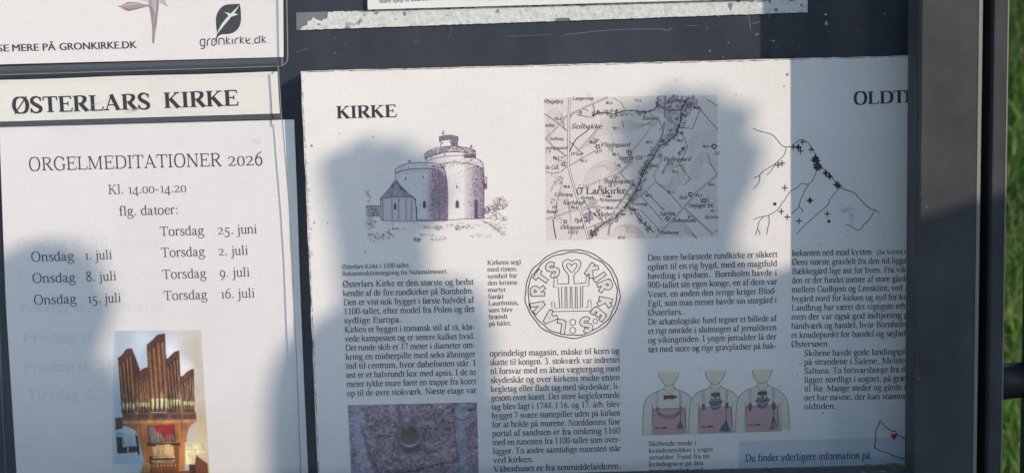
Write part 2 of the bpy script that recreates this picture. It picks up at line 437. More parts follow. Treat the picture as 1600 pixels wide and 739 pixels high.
def paper_mat(name, base, stain, speck=0.0, grain=0.05, rough=0.5, scratches=False):
    m = mat(name, base, rough, 0.3); t = NT(m)
    big = t.noise(9, 5, 0.6); fine = t.noise(420, 3)
    r1 = t.ramp(big.outputs[0], [(0.42, (0, 0, 0)), (0.8, (1, 1, 1))])
    c = t.mix(r1.outputs[0], base, stain)
    r2 = t.ramp(fine.outputs[0], [(0.3, (1 - grain,) * 3), (0.7, (1 + grain,) * 3)])
    c = t.mix(1.0, c, r2.outputs[0], 'MULTIPLY')
    if speck:
        v = t.n("ShaderNodeTexVoronoi", Scale=26.0, feature='F1'); t.l(t.obj(), v.inputs["Vector"])
        gate = t.noise(31, 3)
        th = t.ramp(v.outputs["Distance"], [(0.035, (1, 1, 1)), (0.075, (0, 0, 0))])
        gr = t.ramp(gate.outputs[0], [(0.56, (0, 0, 0)), (0.6, (1, 1, 1))])
        f = t.mix(1.0, th.outputs[0], gr.outputs[0], 'MULTIPLY')
        f2 = t.mix(1.0, f, (speck,) * 3, 'MULTIPLY')
        c = t.mix(f2, c, (0.16, 0.14, 0.12))
        sm = t.noise(38, 4, 0.7)
        sr = t.ramp(sm.outputs[0], [(0.69, (0, 0, 0)), (0.76, (0.45, 0.45, 0.45))])
        c = t.mix(sr.outputs[0], c, (0.40, 0.37, 0.34))
    t.l(c, t.b.inputs["Base Color"])
    t.bump(fine.outputs[0], 0.05, 0.0004)
    return m

def metal_mat(name, col, rough, dust=0.5, spec=0.12):
    m = mat(name, col, rough, spec); t = NT(m)
    n1 = t.noise(14, 6, 0.65); n2 = t.noise(160, 4)
    r = t.ramp(n1.outputs[0], [(0.3, tuple(c * .75 for c in col)), (0.75, tuple(min(1, c * (1 + dust)) for c in col))])
    sp = t.ramp(n2.outputs[0], [(0.68, (0, 0, 0)), (0.78, (0.5, 0.5, 0.5))])
    c = t.mix(sp.outputs[0], r.outputs[0], tuple(c * .45 for c in col))
    mp = t.n("ShaderNodeMapping"); mp.inputs["Scale"].default_value = (1, 1, .12); t.l(t.obj(), mp.inputs[0])
    st = t.noise(55, 5, .6, mp.outputs[0])
    sr = t.ramp(st.outputs[0], [(.38, (.94,) * 3), (.7, (1.12,) * 3)])
    c = t.mix(1.0, c, sr.outputs[0], 'MULTIPLY')
    v = t.n("ShaderNodeTexVoronoi", Scale=60.0); t.l(t.obj(), v.inputs["Vector"])
    w = t.ramp(v.outputs["Distance"], [(0.03, (0.6,) * 3), (0.06, (0, 0, 0))])
    gate = t.ramp(t.noise(23, 2).outputs[0], [(0.58, (0, 0, 0)), (0.62, (1, 1, 1))])
    f = t.mix(1.0, w.outputs[0], gate.outputs[0], 'MULTIPLY')
    c = t.mix(f, c, (0.25, 0.25, 0.24))
    t.l(c, t.b.inputs["Base Color"])
    rr = t.ramp(n1.outputs[0], [(0.3, (rough - .08,) * 3), (0.8, (rough + .15,) * 3)])
    t.l(rr.outputs[0], t.b.inputs["Roughness"])
    return m

def clear_mat(name, haze, tint=(1, 1, 1), gl=1.0, smear=0.0):
    m = bpy.data.materials.new(name); m.use_nodes = True
    nt = m.node_tree; nd = nt.nodes; nd.clear()
    out = nd.new("ShaderNodeOutputMaterial")
    tr = nd.new("ShaderNodeBsdfTransparent"); tr.inputs[0].default_value = (*tint, 1)
    di = nd.new("ShaderNodeBsdfDiffuse"); di.inputs[0].default_value = (0.66, 0.70, 0.78, 1)
    go = nd.new("ShaderNodeBsdfGlossy"); go.inputs["Roughness"].default_value = 0.02
    fr = nd.new("ShaderNodeLayerWeight"); fr.inputs[0].default_value = 0.5      # Schlick, the same from both faces
    pw = nd.new("ShaderNodeMath"); pw.operation = 'POWER'; pw.inputs[1].default_value = 5
    mu = nd.new("ShaderNodeMath"); mu.operation = 'MULTIPLY_ADD'; mu.inputs[1].default_value = 0.96 * gl; mu.inputs[2].default_value = 0.04 * gl
    m1 = nd.new("ShaderNodeMixShader"); m2 = nd.new("ShaderNodeMixShader")
    if smear:
        tc = nd.new("ShaderNodeTexCoord"); nz = nd.new("ShaderNodeTexNoise"); nz.inputs["Scale"].default_value = 7; nz.inputs["Detail"].default_value = 6
        nt.links.new(tc.outputs["Object"], nz.inputs["Vector"])
        mr = nd.new("ShaderNodeMapRange"); mr.inputs[1].default_value = 0.35; mr.inputs[2].default_value = 0.75
        mr.inputs[3].default_value = haze; mr.inputs[4].default_value = haze + smear
        nt.links.new(nz.outputs[0], mr.inputs[0]); nt.links.new(mr.outputs[0], m1.inputs[0])
    else: m1.inputs[0].default_value = haze
    nt.links.new(tr.outputs[0], m1.inputs[1]); nt.links.new(di.outputs[0], m1.inputs[2])
    nt.links.new(fr.outputs[1], pw.inputs[0]); nt.links.new(pw.outputs[0], mu.inputs[0]); nt.links.new(mu.outputs[0], m2.inputs[0])
    nt.links.new(m1.outputs[0], m2.inputs[1]); nt.links.new(go.outputs[0], m2.inputs[2])
    nt.links.new(m2.outputs[0], out.inputs[0])
    return m

M_INK = print_mat()
M_POSTER = paper_mat("poster_paper", (0.765, 0.705, 0.662), (0.705, 0.645, 0.605), 0.3, 0.03)
M_SHEET = paper_mat("sheet_paper", (0.77, 0.71, 0.685), (0.715, 0.655, 0.63), 0.25, 0.025)
M_STRIP = paper_mat("strip_paper", (0.76, 0.705, 0.645), (0.70, 0.645, 0.585), 0.3, 0.03)
M_NOTICE = paper_mat("notice_paper", (0.72, 0.69, 0.66), (0.66, 0.62, 0.59), 0.0, 0.03)
M_BOARDEDGE = mat("board_edge", (0.42, 0.36, 0.27), 0.9)
M_FRAME = metal_mat("dark_anodised_frame", (0.057, 0.056, 0.060), 0.55, 0.3, 0.05)
M_FRAMEDARK = metal_mat("black_painted_steel", (0.022, 0.022, 0.025), 0.42, 0.4)
M_BEAD = mat("glazing_bead", (0.17, 0.155, 0.135), 0.5)
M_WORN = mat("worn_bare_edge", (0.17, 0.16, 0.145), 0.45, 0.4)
M_PANEL = metal_mat("dark_back_panel", (0.037, 0.042, 0.054), 0.7, 0.25, 0.05)
M_CLEAR = clear_mat("clear_sleeve", 0.008, (0.985, 0.988, 0.988), 0.35)
M_CLEARRIM = clear_mat("clear_sleeve_rim", 0.075, (0.80, 0.81, 0.83), .6)
M_CLEAREDGE = clear_mat("clear_sleeve_edge", 0.30, (0.45, 0.47, 0.48), 1.0)
M_GLASS = clear_mat("display_glass", 0.003, (0.985, 0.99, 0.99), 0.34, 0.006)

# ------------------------------------------------------------------ notice board
board = thing("notice_board", "dark metal framed outdoor notice board holding all the church papers behind glass", "notice board")
DF = 0.100                                            # depth of the frame's face
X = lambda u, dep, v=370: P(u, v, dep)[0]
xl = X(1416.5, 0.071); xf0, xf1, xf2 = X(1437, DF), X(1524.5, DF), X(1529.5, DF - .004)
xp0, xp1, xp2 = X(1546, .085), X(1567, .085), X(1570, .082)
xwall = xf2 - 0.004
zb = P(1415, 725, 0.071)[1]                           # inner edge of the bottom rail
zt = zb + 0.52
z0, z1 = zb - 0.062, zt + 0.062
xL = -0.93                                            # inner edge on the far left
obj_mesh("back_panel", *boxes((xL - 0.045, xwall - .001, 0.0, 0.012, z0 + .004, z1 - .004)), M_PANEL, board)
prof = [(xl, -.071), (xl, -.0955), (xl + .001, -.0965), (X(1433, .0965), -.0965), (X(1433.5, .0965), -.088), (xf0 - .0006, -.088), (xf0, -DF + .0006), (xf0 + .0007, -DF), (xf1, -DF), (xf1 + .001, -DF + .0004), (xf2, -DF + .004), (xf2, .016), (xwall, .016), (xwall, -.071)]
obj_mesh("stile", *extrude_z(prof, z0, z1), M_FRAME, board)
obj_mesh("glazing_bead", *boxes((X(1434.2, .0965), X(1436.2, .0965), -.0975, -.0882, zb, zt)), M_BEAD, board)
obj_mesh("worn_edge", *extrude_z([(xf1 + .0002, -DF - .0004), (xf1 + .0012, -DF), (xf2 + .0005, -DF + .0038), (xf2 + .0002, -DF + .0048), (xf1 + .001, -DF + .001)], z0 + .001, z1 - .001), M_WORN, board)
mir = [(2 * 0 + xL - (x - xl), y) for x, y in prof][::-1]
obj_mesh("stile", *extrude_z(mir, z0, z1), M_FRAME, board)
rp = [(-.071, zb), (-.0955, zb), (-.0985, zb - .001), (-DF, zb - .003), (-DF, zb - .058), (-.096, z0), (.016, z0), (.016, z0 + .003), (-.071, z0 + .003)]
obj_mesh("bottom_rail", *extrude_x(rp, xL, xl), M_FRAME, board)
tp = [(y, zt + (zb - z)) for y, z in rp][::-1]
obj_mesh("top_rail", *extrude_x(tp, xL, xl), M_FRAME, board)
for sgn in (0, 1):
    a, b, c = xp0, xp1, xp2
    pp = [(a, .03), (a, -.0825), (a + .0015, -.0848), (a + .003, -.085), (b, -.085), (b + .0012, -.0846), (c, -.082), (c, .03)]
    if sgn: pp = [(xL - (x - xl), y) for x, y in pp][::-1]
    obj_mesh("post", *extrude_z(pp, -0.05, z1 + .09), M_FRAME, board)
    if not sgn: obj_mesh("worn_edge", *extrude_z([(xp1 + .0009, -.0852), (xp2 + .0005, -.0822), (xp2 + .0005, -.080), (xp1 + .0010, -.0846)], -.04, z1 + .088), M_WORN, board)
    w = [(xf2 + .0002, -.045), (a - .0002, -.045), (a - .0002, .010), (xf2 + .0002, .010)]
    if sgn: w = [(xL - (x - xl), y) for x, y in w][::-1]
    obj_mesh("connecting_web", *extrude_z(w, z0, z1), M_FRAMEDARK, board)
obj_mesh("glass_pane", *boxes((xL + .0, xwall - .002, -.0702, -.0662, z0 + .006, z1 - .006)), M_GLASS, board)
# black side rail and its neighbour post, behind the frame
def tube(p, q, r, n=20):
    p, q = Vector(p), Vector(q); d = (q - p).normalized(); a = d.orthogonal().normalized(); b = d.cross(a)
    Vv = [c + a * (r * math.cos(2 * math.pi * i / n)) + b * (r * math.sin(2 * math.pi * i / n)) for c in (p, q) for i in range(n)]
    F = [(i, (i + 1) % n, n + (i + 1) % n, n + i) for i in range(n)] + [tuple(range(n - 1, -1, -1)), tuple(range(n, 2 * n))]
    return [tuple(v) for v in Vv], F
rz = P(1582, 592, -.02)[1]; rr_ = abs(P(1582, 564.5, -.02)[1] - P(1582, 619, -.02)[1]) / 2
xs = X(1596.5, -.032, 560)
obj_mesh("side_rail", *tube((xp2 - .006, .0, rz), (xs + .004, .02, rz), rr_), M_FRAMEDARK, board, True)
obj_mesh("side_post", *extrude_z([(xs, .004), (xs + .003, .001), (xs + .043, .001), (xs + .046, .004), (xs + .046, .032), (xs, .032)], -.05, P(1598, 366, -.02)[1]), M_FRAMEDARK, board)

random.seed(4)
# moss and dirt lying along the inner edge of the bottom rail
V_, F_ = [], []
def clump(c, r, sx=1.0):
    k = len(V_)
    n = 7
    for j in range(4):
        th = (j / 3) * math.pi / 2
        for i in range(n):
            a = 2 * math.pi * i / n + random.random() * .5
            rr = r * math.cos(th) * random.uniform(.75, 1.2)
            V_.append((c[0] + rr * sx * math.cos(a), c[1] + rr * math.sin(a), c[2] - .0004 + r * .7 * math.sin(th)))
    for j in range(3):
        for i in range(n):
            F_.append((k + j * n + i, k + j * n + (i + 1) % n, k + (j + 1) * n + (i + 1) % n, k + (j + 1) * n + i))
for i in range(620):
    x = random.uniform(xL + .02, xl)
    w = 0.35 + 0.65 * max(0, (x - 0.02) / 0.26) if x > 0 else .35
    if x > xl - .012: w = 1.3
    clump((x, random.choice((-.0722, -.074, random.uniform(-.095, -.072))), zb), random.uniform(.0006, .0022) * w, random.uniform(1, 2.4))
m = mat("moss_and_dirt", (.09, .085, .05), .95); t = NT(m)
r = t.ramp(t.noise(120, 4).outputs[0], [(.3, (.045, .045, .025)), (.55, (.12, .11, .07)), (.75, (.26, .25, .20))]); t.l(r.outputs[0], t.b.inputs["Base Color"])
tag(obj_mesh("moss_line", V_, F_, m, board), kind="stuff")

# scratches and specks on the glass
sc = Ink(.0706)
for (a, b, c, w) in (((1170, 23), (1171.5, 35), (1173, 47), .7), ((1289, 40), (1291, 34), (1293, 40), 1.2), ((880, 55), (960, 47), (1035, 46), .7), ((1035, 46), (1044, 48), (1049, 44), .9), ((790, 57), (830, 56), (862, 54), .5), ((462, 82), (474, 79), (483, 76), .5), ((1118, 23), (1122, 26), (1125, 28), .6), ((1184, 52), (1180, 55), (1186, 54), .9), ((1165, 27), (1167, 26), (1168, 24), .8), ((1176, 38), (1182, 36), (1187, 34), .8), ((1070, 40), (1080, 41), (1095, 40), .5), ((700, 62), (704, 52), (706, 44), .4)):
    sc.stroke([a, b, c], w, lin(150, 152, 155), 1)
sc.stroke([(1200, 20), (1201, 24), (1203, 28)], .5, lin(120), 1)
for i in range(85):
    u, v = random.uniform(440, 1416), random.uniform(0, 100)
    if v < 50 - (u - 463) * .035 and 463 < u < 1262: v = random.uniform(50, 92)
    sc.disc(u, v, random.choice((.4, .5, .6, .6, .9)), lin(random.randint(90, 150)), 1, 6)
for u, v, r in ((1290, 23, 1.8), (1138, 67, 1.5), (1130, 89, 1.6), (1109, 80, 2), (1105, 45, 1.2), (523, 83, 1.3), (523, 59, .9), (650, 65, 1.2), (540, 69, 1), (1209, 64, 1.5), (1382, 22, 2.0)):
    sc.disc(u, v, r, lin(140), 1, 7)
ms_ = bpy.data.materials.new("scratched_glass"); ms_.use_nodes = True
t = NT(ms_); t.b.inputs["Roughness"].default_value = .8
vc = t.n("ShaderNodeVertexColor", layer_name="ink"); t.l(vc.outputs[0], t.b.inputs["Base Color"])
tr_ = t.n("ShaderNodeBsdfTransparent"); mx = t.n("ShaderNodeMixShader"); mx.inputs[0].default_value = .38
t.l(tr_.outputs[0], mx.inputs[1]); t.l(t.b.outputs[0], mx.inputs[2]); t.l(mx.outputs[0], t.t.nodes["Material Output"].inputs[0])
tag(sc.build("scratch_marks", ms_, board), kind="stuff")
obj = None

# ------------------------------------------------------------------ torn tape and the help notice above it
tape = thing("torn_tape", "long torn strip of rough white foam tape stuck on the dark panel", "tape")
tp_top = lambda u: 20.3 - (u - 463) * .0305
tp_bot = lambda u: 47.8 - (u - 463) * .0352
out = [P(463, tp_top(463), .0), P(1262, -5, 0), P(1262, 19.8, 0), P(463.5, 47.8, 0)]
obj_mesh("tape_backing", *prism(out, -.0006, -.0001), mat("grey_tape", lin(112, 112, 114), .5), tape)
def foam():
    random.seed(8)
    top, bot = [], []
    left = [(469, 47.5), (473, 42), (480, 39.5), (481, 33), (486, 33), (489.5, 27), (492, 29.5), (497, 32), (503, 33.5), (506, 30), (511, 29.5), (512.5, 21)]
    u = 514
    while u < 1262:
        top.append((u, tp_top(u) + (random.choice((-.3, .2, .6, 2.2, 0)) if u < 1140 else random.choice((0, 1.5, 6, 9, 4)))))
        u += random.uniform(3, 7)
    top.append((1261.6, -6))
    u = 1261.6
    while u > 470:
        d = random.choice((0, 0, .2, .4, .9))
        if 868 < u < 890: d = 4.5
        bot.append((u, tp_bot(u) - d + .2)); u -= random.uniform(2, 6)
    return left + top + bot
fm = foam()
m = mat("torn_foam", (.62, .61, .57), .95, .1); t = NT(m)
nz = t.noise(260, 5, .6); r = t.ramp(nz.outputs[0], [(.3, (.46, .45, .43)), (.55, (.63, .62, .585))])
hol = t.ramp(t.noise(45, 3).outputs[0], [(.665, (0, 0, 0)), (.70, (1, 1, 1))])
t.l(t.mix(hol.outputs[0], r.outputs[0], (.22, .21, .215)), t.b.inputs["Base Color"])
t.bump(t.noise(330, 4, .6).outputs[0], .9, .0012)
obj_mesh("foam_layer", *prism([P(u, v, .001) for u, v in fm], -.0016, -.0007), m, tape)
hl = Ink(.0016)
for u, v, r, q in ((632, 22, 3.2, 4.5), (777.5, 17.5, 2.6, 4), (588, 21, 4, 2), (498, 38.5, 3.2, 1.6), (569, 24.5, 2, 1.4), (619, 30.5, 2, .9), (709, 12, 4, 2), (824, 11, 1.2, 2), (1141, 9, 4, 5), (1141.5, 15, 1.8, 2.6), (1190, 2, 10, 2), (1252, 9, 2.5, 2.5), (1212, 16, 4, 3), (910, 9, 7, 2), (884, 9, 6, 1.2)):
    hl.px([(u + r * math.cos(a * .6283) * random.uniform(.7, 1.2), v + q * math.sin(a * .6283) * random.uniform(.7, 1.2)) for a in range(10)], lin(128, 124, 130), 1)
for i in range(160):
    u = random.uniform(500, 1255); v = random.uniform(tp_top(u) + 2, tp_bot(u) - 1)
    hl.stroke([(u, v), (u + random.uniform(-2, 2), v + random.uniform(-1, 1.5))], random.uniform(.3, .9), lin(random.randint(130, 175)), 1)
hl.build("torn_holes", M_INK, tape)

notice = thing("help_notice", "pale pinkish paper notice cut off at the top edge, resting above the torn tape", "notice")
NDEP = .0045
nb = lambda u: 15.6 - (u - 574) * .0278
quad = [P(573, -90, NDEP), P(1180, -110, NDEP), P(1178, nb(1178), NDEP), P(574.5, nb(574), NDEP)]
obj_mesh("paper", *prism(quad, -NDEP, -NDEP + .0004), M_NOTICE, notice)
ink = Ink(NDEP)
sans(ink, "skaffe hjælp til doførslerf. 86", 593, 5.4, 686, .6, 10.5, lin(85, 82, 86), .008)
sans(ink, "nem bere", 763.5, 1.2, 797, -.4, 10.5, lin(85, 82, 86), .008)
ink.build("text_line", M_INK, notice)

# ------------------------------------------------------------------ papers on the left, each in its clear sleeve
def film(pts, dep, parent):
    """limp clear film: a single sheet"""
    obj_mesh("front_film", [(x, -dep, z) for x, z in (P(u, v, dep) for u, v in pts)], [tuple(range(len(pts)))], M_CLEAR, parent)
def rim(name, pts, w, dep, parent, material=None, thick=.0012):
    """narrow raised edge of a sleeve along a pixel path"""
    Vv, Ff = [], []
    for q in strip_quads([(u, v, w) for u, v in pts]):
        a, b = prism([P(u, v, dep) for u, v in q], -dep - thick, -dep)
        k = len(Vv); Vv += a; Ff += [tuple(k + i for i in f) for f in b]
    return obj_mesh(name, Vv, Ff, material or M_CLEAREDGE, parent)

leaf = thing("campaign_sheet", "white printed sheet with a flower stem and a dark leaf logo in the top sleeve", "sheet")
LD = .004
obj_mesh("paper", *prism([P(-420, -700, LD), P(437.5, -700, LD), P(443, 89.6, LD), P(-420, 112, LD)], -LD, -LD + .0004), M_SHEET, leaf)
sl1 = thing("plastic_sleeve", "clear plastic sleeve with rounded corner around the sheet with the leaf logo", "sleeve")
SD = .012
film([(-420, -700), (447, -700), (449.6, 92), (447, 100), (440, 103.5), (-420, 131)], SD, sl1)
rim("rim", [(447.5, -300), (448.3, 0), (450, 88), (449, 96), (445, 100.5), (440, 103)], 1.5, SD + .0006, sl1)
rim("rim", [(440, 104), (200, 111.2), (0, 117.4), (-400, 129)], 1.3, .0062, sl1)
rim("seam", [(442, 91.2), (200, 98.6), (0, 104.6), (-400, 117)], .7, SD + .0006, sl1, M_CLEARRIM)
obj_mesh("hem", *prism([P(-420, 117, LD + .001), P(443.5, 91, LD + .001), P(441.5, 102.5, LD + .001), P(-420, 130, LD + .001)], -LD - .0016, -LD - .001), M_CLEARRIM, sl1)
rim("corner_edge", [(441.5, 90), (441, 104.5)], .9, SD + .0008, sl1)

strip = thing("title_strip", "cream paper strip with the bold serif church name in a narrow clear holder", "sign")
TD = .004
topw = [(u, 125.3 - u * .0302 + .5 * math.sin(u * .024)) for u in range(-400, 434, 14)] + [(433.4, 112.2)]
obj_mesh("paper", *prism([P(u, v, TD) for u, v in topw] + [P(437.2, 177.6, TD), P(-400, 202, TD)], -TD, -TD + .0004), M_STRIP, strip)
sl2 = thing("strip_holder", "narrow clear plastic holder around the church name strip", "sleeve")
film([(-400, 131), (434.8, 106), (440, 186.5), (-400, 210)], SD, sl2)
rim("rim", [(435.2, 106), (437.8, 145), (440.2, 186.5)], 1.4, SD + .0006, sl2)
rim("rim", [(436, 107.5), (200, 114), (0, 120), (-400, 131)], .6, SD + .0006, sl2, M_CLEARRIM, .0002)
obj_mesh("hem", *prism([P(-400, 202.5, TD), P(437.5, 178, TD), P(439, 186, TD), P(-400, 209, TD)], -TD - .0009, -TD - .0003), M_CLEARRIM, sl2)

organ = thing("concert_sheet", "white sheet listing organ recital dates above a photo of a wooden organ", "sheet")
OD = .003
# the sheet bows a little away from the panel at its right margin
def sheet_surface():
    L = [(-1, 199), (5.5, 380), (9.5, 480), (17, 600), (26, 739), (29.5, 790)]
    Rt = [(459.5, 187), (462, 250), (465, 330), (468.5, 440), (475, 600), (481.5, 739), (484, 790)]
    il = lambda T, v: np.interp(v, [a[1] for a in T], [a[0] for a in T])
    rows, Vv, Ff = 30, [], []
    cols = [0, .15, .3, .5, .7, .85, .92, .96, 1]
    for j in range(rows + 1):
        for i, s in enumerate(cols):
            vl = 199 + (790 - 199) * j / rows; vr = 187 + (790 - 187) * j / rows
            v = vl * (1 - s) + vr * s
            u = il(L, v) * (1 - s) + il(Rt, v) * s
            x, z = P(u, v, OD)
            Vv.append((x, -OD, z))
    n = len(cols)
    for j in range(rows):
        for i in range(n - 1):
            Ff.append((j * n + i, (j + 1) * n + i, (j + 1) * n + i + 1, j * n + i + 1))
    m_ = len(Vv)
    Vv += [(x, y + .0004, z) for x, y, z in Vv]
    Ff += [tuple(m_ + i for i in f[::-1]) for f in Ff]
    for j in range(rows):
        Ff.append((j * n + n - 1, (j + 1) * n + n - 1, m_ + (j + 1) * n + n - 1, m_ + j * n + n - 1))
        Ff.append((m_ + j * n, m_ + (j + 1) * n, (j + 1) * n, j * n))
    return Vv, Ff
obj_mesh("paper", *sheet_surface(), M_SHEET, organ)
sl3 = thing("sheet_sleeve", "clear plastic sleeve with a wavy edge over the organ recital sheet", "sleeve")
edge = [(441, 186), (446, 250), (452, 320), (457, 400), (460, 480), (463.5, 560), (466.5, 640), (470, 739), (472, 790)]
film([(-1, 199)] + edge + [(17, 790), (4, 480)], .011, sl3)
rim("rim", edge, 1.7, .0115, sl3, M_CLEAREDGE, .0006)
rim("rim", [(-1, 480), (1, 560), (5, 650), (9.5, 739), (12, 790)], 1.6, .0115, sl3, M_CLEARRIM, .001)

# ------------------------------------------------------------------ information poster
poster = thing("information_poster", "large white history poster with a round church drawing, map, seal and columns of text", "poster")
PD = .020
ztop = lambda u: 111.5 - (u - 470) * .0253
pl = [P(470 + (v - 111) * .0430, v, PD) for v in np.linspace(111.5, 800, 30)]
pr = P(1500, ztop(1500), PD)[0]
random.seed(2)
rag = lambda q, a: (q[0] + random.uniform(-a, a), q[1] + random.uniform(-a, a))
topl = [rag(P(u, ztop(u), PD), .0002) for u in range(1500, 470, -12)]
zlow = zb - .03
pol = [(pr, zlow), (pr, topl[0][1])] + topl[1:] + [rag(q, .0003) for q in pl if q[1] > zlow] + [(pl[-1][0], zlow)]
obj_mesh("poster_board", *prism(pol, -PD, -.0012), M_POSTER, poster)
ink = Ink(PD)
for i in range(330):                                   # worn, browned edge
    u = random.uniform(471, 1415); v = ztop(u)
    l = random.uniform(2, 14); w = random.choice((.4, .6, .8, 1.1))
    ink.stroke([(u, v + random.uniform(.6, 2.2)), (u + l, v - l * .0253 + random.uniform(.6, 2.2))], w, random.choice((lin(176, 166, 142), lin(150, 140, 118), lin(190, 182, 160), lin(110, 100, 84))), 1)
for i in range(230):
    v = random.uniform(113, 735); u = 470 + (v - 111) * .043
    l = random.uniform(2, 9)
    ink.stroke([(u + random.uniform(.6, 2.4), v), (u + random.uniform(.6, 2.4) + l * .043, v + l)], random.choice((.4, .7, 1.0)), random.choice((lin(182, 174, 155), lin(150, 142, 124), lin(120, 112, 98))), 1)
for i in range(26):
    v = random.uniform(240, 400); u = 470 + (v - 111) * .043 + random.uniform(0, 2)
    ink.stroke([(u, v), (u + random.uniform(1, 5), v + random.uniform(-3, 3)), (u + random.uniform(2, 7), v + random.uniform(-2, 4))], .5, lin(140, 132, 120), 1)
for u, v, r in ((491, 348, 1.6), (512, 348, 1.2), (1230, 117, 2.2), (1225, 135, 1.3), (1150, 148, 1), (947, 588, 1.1), (888, 719, 1), (1219, 603, 1.2), (1250, 568, .9), (1246, 586, 1), (1286, 645, 1.4), (1271, 651, .9), (950, 604, .7), (1258, 730, 1.4), (1285, 728, 1.3), (1297, 570, .8), (780, 466, 1.6), (785, 471, 1.2), (1195, 658, .8), (1346, 221, .8), (1381, 365, 1), (1325, 371, .9), (487, 228, 2), (583, 214, 1.4), (530, 209, 1.1), (570, 394, 1.4)):
    ink.disc(u, v, r, lin(120, 112, 108), 1, 7)
ink.build("worn_edge", M_INK, poster)

# ------------------------------------------------------------------ the poster's type
def block(name, lines, l0, l1, r0, r1, size, parent=poster, dep=PD, just=True, sty='reg', label=None, col=None):
    """lines of type; l0, l1 = first and last left ends, r0, r1 = first and last right ends (u, v)"""
    ink = Ink(dep); n = max(1, len(lines) - 1)
    for i, s in enumerate(lines):
        if not s: continue
        f = i / n
        a = (l0[0] + (l1[0] - l0[0]) * f, l0[1] + (l1[1] - l0[1]) * f); b = (r0[0] + (r1[0] - r0[0]) * f, r0[1] + (r1[1] - r0[1]) * f)
        write(ink, s, *a, *b, size, sty, col=col, fit=just and not s.endswith('*'))
    o = ink.build(name, M_INK, parent)
    if label: o['label'] = label
    return o

def heading(s, u0, v0, u1, v1, size, sty, parent, dep, fit=True, name="heading", extra=()):
    ink = Ink(dep)
    for a in ((s, u0, v0, u1, v1),) + tuple(extra): write(ink, *a, size, sty, fit=fit, n=6)
    return ink.build(name, M_INK, parent)

heading("KIRKE", 525.5, 185.6, 620, 183.2, 29.2, 'bold', poster, PD)
heading("OLDT", 1333.5, 163.9, 1414.2, 160.9, 29.2, 'bold', poster, PD, True, extra=(("ID", 1412.6, 160.9, 1447, 159.9),))
block("caption", ["Østerlars Kirke i 1200-tallet.", "Rekonstruktionstegning fra Nationalmuseet."], (534, 420.3), (534.5, 430.9), (641, 417.5), (700, 427), 10.7)
block("paragraph", ["Østerlars Kirke er den største og bedst", "kendte af de fire rundkirker på Bornholm.", "Den er vist nok bygget i første halvdel af", "1100-tallet, efter model fra Polen og det", "sydlige Europa.*", "Kirken er bygget i romansk stil af rå, klø-", "vede kampesten og er senere kalket hvid.", "Det runde skib er 17 meter i diameter om-", "kring en midterpille med seks åbninger", "ind til centrum, hvor døbefonten står. I", "øst er et halvrundt kor med apsis. I de to", "meter tykke mure fører en trappe fra koret", "op til de øvre stokværk. Næste etage var"],
      (535.3, 448.4), (542.4, 618.3), (740, 444.5), (744.6, 613.4), 14.4)
block("caption", [s + '*' for s in ("Kirkens segl", "med risten,", "symbol for", "den kristne", "martyr", "Sankt", "Laurentius,", "som blev", "brændt", "på bålet.")],
      (761.2, 413.8), (763.8, 508.8), (861, 411), (863, 506), 10.6)
block("paragraph", ["oprindeligt magasin, måske til korn og", "skatte til kongen. 3. stokværk var indrettet", "til forsvar med en åben vægtergang med", "skydeskår og over kirkens midte enten", "kegletag eller fladt tag med skydeskår, li-", "gesom over koret. Det store kegleformede", "tag blev lagt i 1744. I 16. og 17. årh. blev", "bygget 7 svære støttepiller uden på kirken", "for at holde på murene. Norddørens fine", "portal af sandsten er fra omkring 1160", "med en runesten fra 1100-tallet som over-", "ligger. To andre samtidige runesten står", "ved kirken.*", "Våbenhuset er fra senmiddelalderen."],
      (765, 556.4), (770.8, 736.4), (968.3, 552), (970, 731.5), 14.3)
block("paragraph", ["Den store befæstede rundkirke er sikkert", "opført til en rig bygd, med en magtfuld", "høvding i spidsen.  Bornholm havde i", "900-tallet sin egen konge, en af dem var", "Veset, en anden den ivrige kriger Blod-", "Egil, som man mener havde sin storgård i", "Østerlars.*", "De arkæologiske fund tegner et billede af", "et rigt område i slutningen af jernalderen", "og vikingetiden. I yngre jernalder lå der", "tæt med store og rige gravpladser på bak-"],
      (1011.7, 407.2), (1012.5, 550), (1214.5, 401.4), (1213.2, 544), 14.3)
ink = Ink(PD)
c4 = ["kekanten ned mod kysten", "Øens største gravfelt fra den tid ligger", "Bækkegård lige øst for byen. Fra vikin", "den er der fundet tomter af store gårde", "mellem Gudhjem og Lensklint, ved A", "bygård nord for kirken og syd for kirk", "Landbrug har været det vigtigste erhv", "men der var også god indtjening på", "håndværk og handel, hvor Bornholm", "et knudepunkt for handel og sejlads", "Østersøen.*"]
ends = [1362, 1421, 1425, 1420, 1422, 1425, 1421, 1425, 1419, 1420, 1400]
for i, (s, e) in enumerate(zip(c4, ends)):
    u = 1237.4 - .14 * i; v = 399.9 + 14.2 * i
    write(ink, s, u, v, e, v - (e - u) * .0172, 14.3, fit=not s.endswith('*'))
write(ink, "(Se kortet over", 1369.5, 397.4, 1431, 396.2, 11.0)
ink.build("paragraph", M_INK, poster)
ink = Ink(PD)
c5 = ["Skibene havde gode landingspla", "på strandene i Salene, Melsted", "Saltuna. To forsvarsborge fra den", "ligger nordligt i sognet, på græn", "til Rø. Mange steder og gårde i s", "net har navne, der kan stamme", "oldtiden.*"]
for i, (s, e) in enumerate(zip(c5, [1420, 1421, 1426, 1421, 1424, 1420, 1400])):
    u = 1256.3; v = 555.9 + 13.85 * i
    write(ink, s, u, v, e, v - (e - u) * .0172, 14.2, fit=not s.endswith('*'))
ink.build("paragraph", M_INK, poster)
